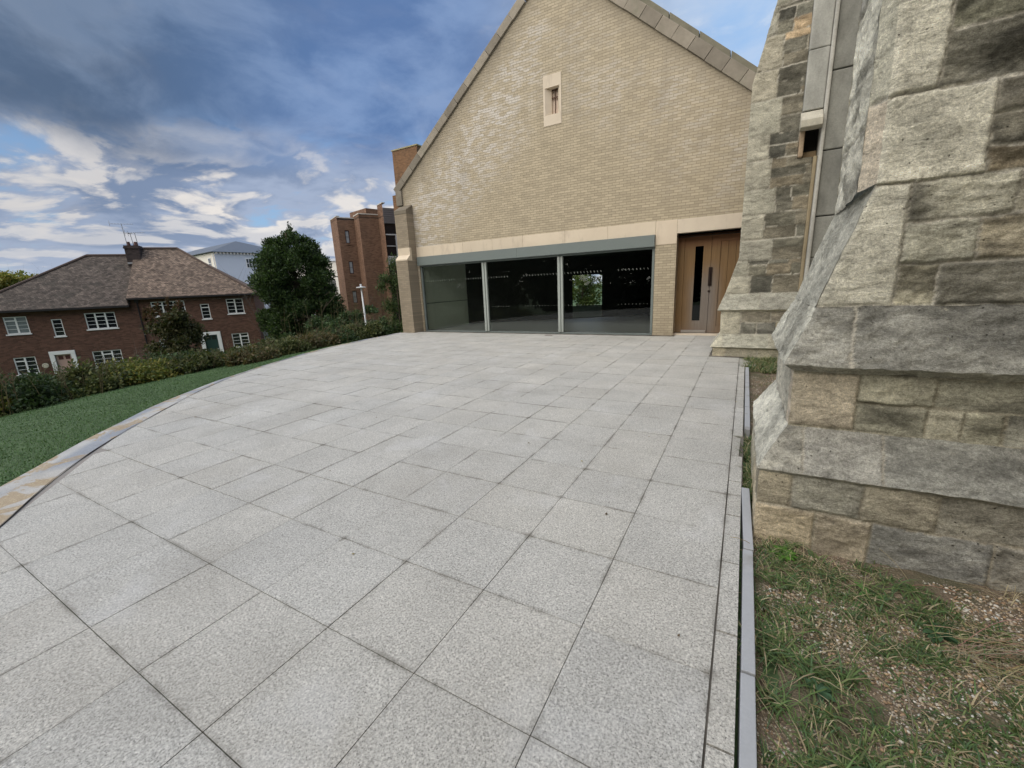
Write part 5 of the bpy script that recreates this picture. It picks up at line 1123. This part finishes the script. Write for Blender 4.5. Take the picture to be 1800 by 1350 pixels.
# the big dark yew / cypress
rr = random.Random(77); C0 = np.array([-28.55, 19.6]); bl = []
for i in range(210):
    z = -2.6+8.5*(i+.5)/210; f = (z+2.6)/8.5
    Rr = 2.8*min(1, (f+.12)*2.6)*(1-(max(0, f-.58)**2)*4.0) if f < .965 else .35
    Rr = max(Rr, .25); a = rr.random()*6.28; q_ = rr.uniform(.45, .92)**.8; s_ = rr.uniform(.5, .9)*(1 if f < .85 else .75)
    bl.append(((C0[0]+math.cos(a)*Rr*q_, C0[1]+math.sin(a)*Rr*q_, z), (s_, s_, s_*.85)))
bl.append(((C0[0]+.1, C0[1], 6.15), (.25, .25, .6)))
plant('yew_tree', 'large dense dark evergreen tree standing between the house and the flats', 'tree', (C0[0], C0[1], -3.2), 9.2, .38, bl, 125000, .19, [(.022,.042,.014),(.035,.062,.018),(.05,.085,.024),(.018,.034,.013),(.06,.095,.028)], 71, asp=(.25, .45), up=.45, hollow=.45, jag=.5)
# small tree in front of the house
rr = random.Random(5); bl = []
for i in range(46):
    a = rr.random()*6.28; q_ = rr.random()**.5; z = rr.uniform(-1.6, 1.05); R0 = 1.15*(1-abs(z+.3)*.42); s_ = rr.uniform(.22, .5); bl.append(((-24.2+math.cos(a)*R0*q_, 9.65+math.sin(a)*R0*q_, z), (s_, s_, s_)))
plant('bushy_tree', 'bushy small green tree in front of the right half of the house', 'tree', (-24.2, 9.65, -3.4), 4.4, .12, bl, 15000, .13, [(.055,.06,.024),(.075,.07,.03),(.035,.045,.018),(.09,.085,.036)], 6, asp=(.4, .7), hollow=.3, jag=.7)
bl = [((-24.3+rr.uniform(-.9, .9), 9.7+rr.uniform(-.9, .9), rr.uniform(.85, 1.75)), (.13, .13, .28)) for _ in range(16)]
V_, F_, c_ = leafcloud(bl, 2200, .10, [(.12,.06,.035),(.09,.055,.03),(.07,.06,.03)], 8, hollow=.1, up=.6)
ot = [o for o in bpy.data.objects if o.name == 'bushy_tree'][0]; raw('russet_tips', V_-np.array([-24.2, 9.65, -3.4]), F_, M_leaf, ot, col=c_)
# bare shrub left of it
def bare(name, lab, base, h, n, seed, c=(.13, .105, .085), cat='shrub', group=None):
    o = empty(name, base, 0, lab, cat, group); m = MB(); q = random.Random(seed)
    for i in range(n):
        a = q.random()*6.28; sp_ = q.uniform(.1, .6); L = h*q.uniform(.6, 1); pts = [(0, 0, 0), (math.cos(a)*sp_*L*.4, math.sin(a)*sp_*L*.4, L*.5), (math.cos(a)*sp_*L, math.sin(a)*sp_*L, L)]; m.tube(pts, [.02, .012, .004], 4, c)
        for j in range(7):
            t_ = q.uniform(.3, .95); p0 = [pts[0][k]+(pts[2][k]-pts[0][k])*t_ for k in range(3)]; b_ = q.random()*6.28; l = L*q.uniform(.12, .35); m.tube([p0, (p0[0]+math.cos(b_)*l*.6, p0[1]+math.sin(b_)*l*.6, p0[2]+l)], [.007, .002], 4, c)
    m.build('branches', M_bark, o); return o
bare('bare_shrub', 'leafless grey brown shrub in front of the join of the two house halves', (-26.2, 8.5, -3.3), 3.0, 26, 3)
bare('bare_tree', 'leafless twiggy tree between the house gable and the yew', (-33.0, 19.7, -3.3), 6.2, 24, 4, (.12, .11, .10), 'tree')
for i, (dx_, dy_) in enumerate(((-78, 16.4), (-76.5, 17.8))):
    bare('bare_tree', ('thin bare twigs rising above the yellow tree, left one', 'thin bare twigs rising above the yellow tree, right one')[i], (dx_, dy_, -2), 8.6, 14, 9+i, (.16, .12, .11), 'tree', 'bare trees on the far left')
# yellow-green tree far left
rr = random.Random(15); bl = [((-76.5+rr.uniform(-4.5, 3.5), 15.5+rr.uniform(-3.5, 3.5), rr.uniform(-.5, 5.3)), (1.2, 1.2, .9)) for _ in range(54)]
plant('autumn_tree', 'yellow green autumn tree beyond the left end of the house roof', 'tree', (-76.5, 15, -4), 8, .3, bl, 26000, .34, [(.24,.21,.045),(.17,.19,.05),(.11,.15,.045),(.30,.25,.06)], 16, jag=.6)
rr = random.Random(18); bl = [((-72+rr.uniform(-3.5, 3.5), 8.5+rr.uniform(-3, 3), rr.uniform(-2, 2.6)), (1.2, 1.2, .9)) for _ in range(24)]
plant('green_tree', 'dark green tree at the far left edge beside the house roof', 'tree', (-72, 8.5, -4), 6, .3, bl, 12000, .34, [(.05,.09,.035),(.07,.11,.04)], 19, jag=.6)
# bamboo-like shrub by the corner buttress
rr = random.Random(23); bl = [((-14.1+rr.uniform(-.45, .35), 14.5+rr.uniform(-.5, .5), rr.uniform(-.6, 3.0)), (.28, .28, .4)) for _ in range(34)]
plant('tall_shrub', 'tall feathery green shrub squeezed beside the hall corner buttress', 'shrub', (-14.1, 14.5, -1), 4.1, .05, bl, 11000, .11, [(.06,.10,.035),(.09,.13,.05),(.04,.07,.03),(.11,.14,.055)], 24, up=.5, asp=(.2, .35), jag=.6, hollow=.2, stem='stems', part='foliage')
# broken hedge along the foot of the lawn: each bush on its own
def bush(x, y, z, rx, ry, h, n, pal, seed, lab, size=.075, tw=True):
    rr_ = random.Random(seed); bl = []
    for i in range(26):
        a = rr_.random()*6.28; q_ = rr_.random()**.5*.8; s_ = rr_.uniform(.16, .34)*min(rx, ry, 1.0); zz_ = z+h*rr_.uniform(.08, .82)*(1-.35*q_); bl.append(((x+math.cos(a)*rx*q_, y+math.sin(a)*ry*q_, zz_), (s_*1.2, s_*1.2, s_)))
    o = plant('hedge_bush', lab, 'bush', (x, y, z), h*.9, .03, bl, n, size, pal, seed, 'bushes in the hedge below the lawn', nb=12, spread=.6, hollow=.25, jag=.8, asp=(.45, .75), part='foliage', stem='stems')
    m = MB(); pal2 = [(.20,.17,.09),(.15,.12,.07),(.12,.14,.06)]
    for i in range(30):
        a = rr_.random()*6.28; q_ = rr_.random()**.5*.9; x0, y0 = math.cos(a)*rx*q_, math.sin(a)*ry*q_; L = h*rr_.uniform(.75, 1.25); dx1, dy1 = rr_.uniform(-.2, .2), rr_.uniform(-.2, .2)
        m.tube([(x0, y0, 0), (x0+dx1*.5, y0+dy1*.5, L*.6), (x0+dx1, y0+dy1, L)], [.008, .006, .003], 4, rr_.choice(pal2))
        for j in range(5):
            t_ = rr_.uniform(.5, 1); b_ = rr_.random()*6.28; l = rr_.uniform(.06, .16); p0 = (x0+dx1*t_, y0+dy1*t_, L*t_); m.tube([p0, (p0[0]+math.cos(b_)*l, p0[1]+math.sin(b_)*l, p0[2]+l*.8)], [.005, .002], 3, rr_.choice(pal2))
    m.build('dry_stems', M_leaf, o); return o
YG = [(0.210,0.219,0.053),(0.158,0.184,0.053),(0.105,0.140,0.049),(0.263,0.227,0.061)]; DG = [(0.039,0.066,0.031),(0.053,0.088,0.035),(0.074,0.114,0.043)]; OG = [(0.105,0.122,0.045),(0.079,0.101,0.039),(0.140,0.144,0.053),(0.061,0.080,0.035)]; BR = [(0.140,0.114,0.053),(0.096,0.096,0.045),(0.175,0.131,0.070),(0.070,0.088,0.039)]
def gz_(x, y): return float(terrain_z(np.array([x]), np.array([y]))[0])
HB = [(-14.2,1.2,1.3,1.3,1.0,YG,'yellowing bush at the far left end of the hedge'),(-14.2,2.6,1.0,1.1,.85,DG,'dark green bush second from the left end of the hedge'),(-14.4,3.7,1.0,1.0,.70,OG,'olive bush in the hedge just right of the pink front door'),
      (-14.6,4.8,1.0,1.0,.58,YG,'yellow tinged bush in the hedge below the house chimney'),(-14.8,5.9,1.0,1.0,.55,DG,'dark green bush in the hedge below the small tree'),(-14.1,6.1,.9,.9,.45,OG,'olive bush in the hedge below the green front door'),
      (-13.0,7.0,.75,.8,.36,BR,'brownish green bush in the hedge below the house corner'),(-13.2,8.3,.8,.8,.44,OG,'olive bush in the hedge right of the house corner'),(-13.4,9.5,.8,.8,.55,BR,'brown tinged bush below the yew'),(-13.5,10.6,.8,.8,.62,DG,'dark green bush left of the lamp post'),
      (-13.5,11.7,.8,.8,.72,OG,'olive bush at the foot of the lamp post'),(-13.4,12.8,.6,.7,.8,DG,'dark green bush against the hall corner')]
for i, (x, y, rx, ry, h, pal, lab) in enumerate(HB): z = gz_(x, y); bush(x, y, z, rx, ry, h-.0, int(11000*(1 if i < 8 else .8)), pal, 200+i, lab)
# lower second rank farther down the bank, seen between
BK = [(-17.5,2.2,2.0,1.6,.8,DG),(-17.8,5.0,2.0,1.6,.7,OG),(-18.0,7.8,2.0,1.6,.55,DG),(-18.2,10.6,2.0,1.6,.7,OG),(-18.6,13.4,2.2,1.8,1.9,DG),(-18.0,16.2,2.2,1.8,2.6,DG),(-22,16.5,2.2,1.8,2.2,BR)]
LB = ['at the left end','second from the left','third from the left','in the middle','third from the right','second from the right','at the right end, below the yew']
for i, (x, y, rx, ry, h, pal) in enumerate(BK):
    o = bush(x, y, gz_(x, y), rx, ry, h, 12000, pal, 300+i, 'larger bush on the lower bank behind the hedge, '+LB[i], size=.11); o['group'] = 'bushes on the lower bank'
# round evergreen bushes before the flats
for i, (x, y, z, s_) in enumerate(((-21.3, 17.7, -.9, .75), (-19.6, 17.9, -.8, .6))):
    bl = [((x+rr.uniform(-.5, .5)*s_*1.6, y+rr.uniform(-.5, .5)*s_, z+rr.uniform(.1, 1)*s_*1.2), (.3, .3, .26)) for _ in range(18)]
    plant('round_bush', ('blue green rounded bush left of the lamp post', 'blue green rounded bush right of the lamp post')[i], 'bush', (x, y, z-1.0), 1.4, .05, bl, 7000, .10, [(.02,.045,.035),(.03,.06,.045),(.025,.04,.03)], 400+i, 'rounded bushes before the flats', part='foliage', stem='stems')
# trees behind the hall seen through the room, and unseen trees added behind the camera to darken the glass reflections
bl = [((-9.2+rr.uniform(-1.6, 1.6), 26+rr.uniform(-1, 1), rr.uniform(0, 3.2)), (.5, .5, .45)) for _ in range(30)]
plant('garden_tree', 'sunlit green tree seen through the open back of the hall', 'tree', (-9.2, 26, -.5), 4, .12, bl, 9000, .14, [(.10,.15,.04),(.15,.17,.05),(.07,.10,.03)], 501)
def belt():
    V = []; Fq = []; Cq = []; n0 = 0; q = random.Random(8)
    for i in range(18):
        x = -52+6*i+q.uniform(-2, 2); y = -22+q.uniform(-4, 4); bl_ = [((x+q.uniform(-3, 3), y+q.uniform(-2.5, 2.5), q.uniform(-1, 14)), (2.0, 2.0, 1.6)) for _ in range(40)]
        a, b, c = leafcloud(bl_, 6000, .9, [(.02,.03,.014),(.03,.045,.018),(.04,.05,.02)], 600+i); V.append(a); Fq.append(b+n0); Cq.append(c); n0 += len(a)
    return raw('added_tree_belt', np.concatenate(V), np.concatenate(Fq), M_leaf, col=np.concatenate(Cq))
tag(belt(), 'unseen dark belt of trees added behind the photographer to darken the window reflections', 'trees', kind='stuff')
# fallen leaves
r = np.random.default_rng(91); n = 90; x = r.uniform(-12, 0, n); y = r.uniform(1.5, 13.2, n); ok = out_dist(x, y) < -.8; x, y = x[ok], y[ok]; n = len(x)
a = r.random(n)*6.28; s_ = r.uniform(.008, .02, n); V_ = []
for i in range(n):
    ca, sa = math.cos(a[i]), math.sin(a[i]); V_ += [(x[i]+ca*s_[i]*p-sa*s_[i]*q*.6, y[i]+sa*s_[i]*p+ca*s_[i]*q*.6, .006+.004*abs(p)) for p, q in ((-1, 0), (0, -1), (1, 0), (0, 1))]
tag(raw('fallen_leaves', V_, np.arange(4*n).reshape(n, 4), M_leaf, col=np.repeat(pick(r, [(.20,.13,.05),(.12,.08,.04),(.30,.24,.10)], n), 4, 0)), 'small fallen leaves and grit scattered on the paving', 'leaves', kind='stuff')
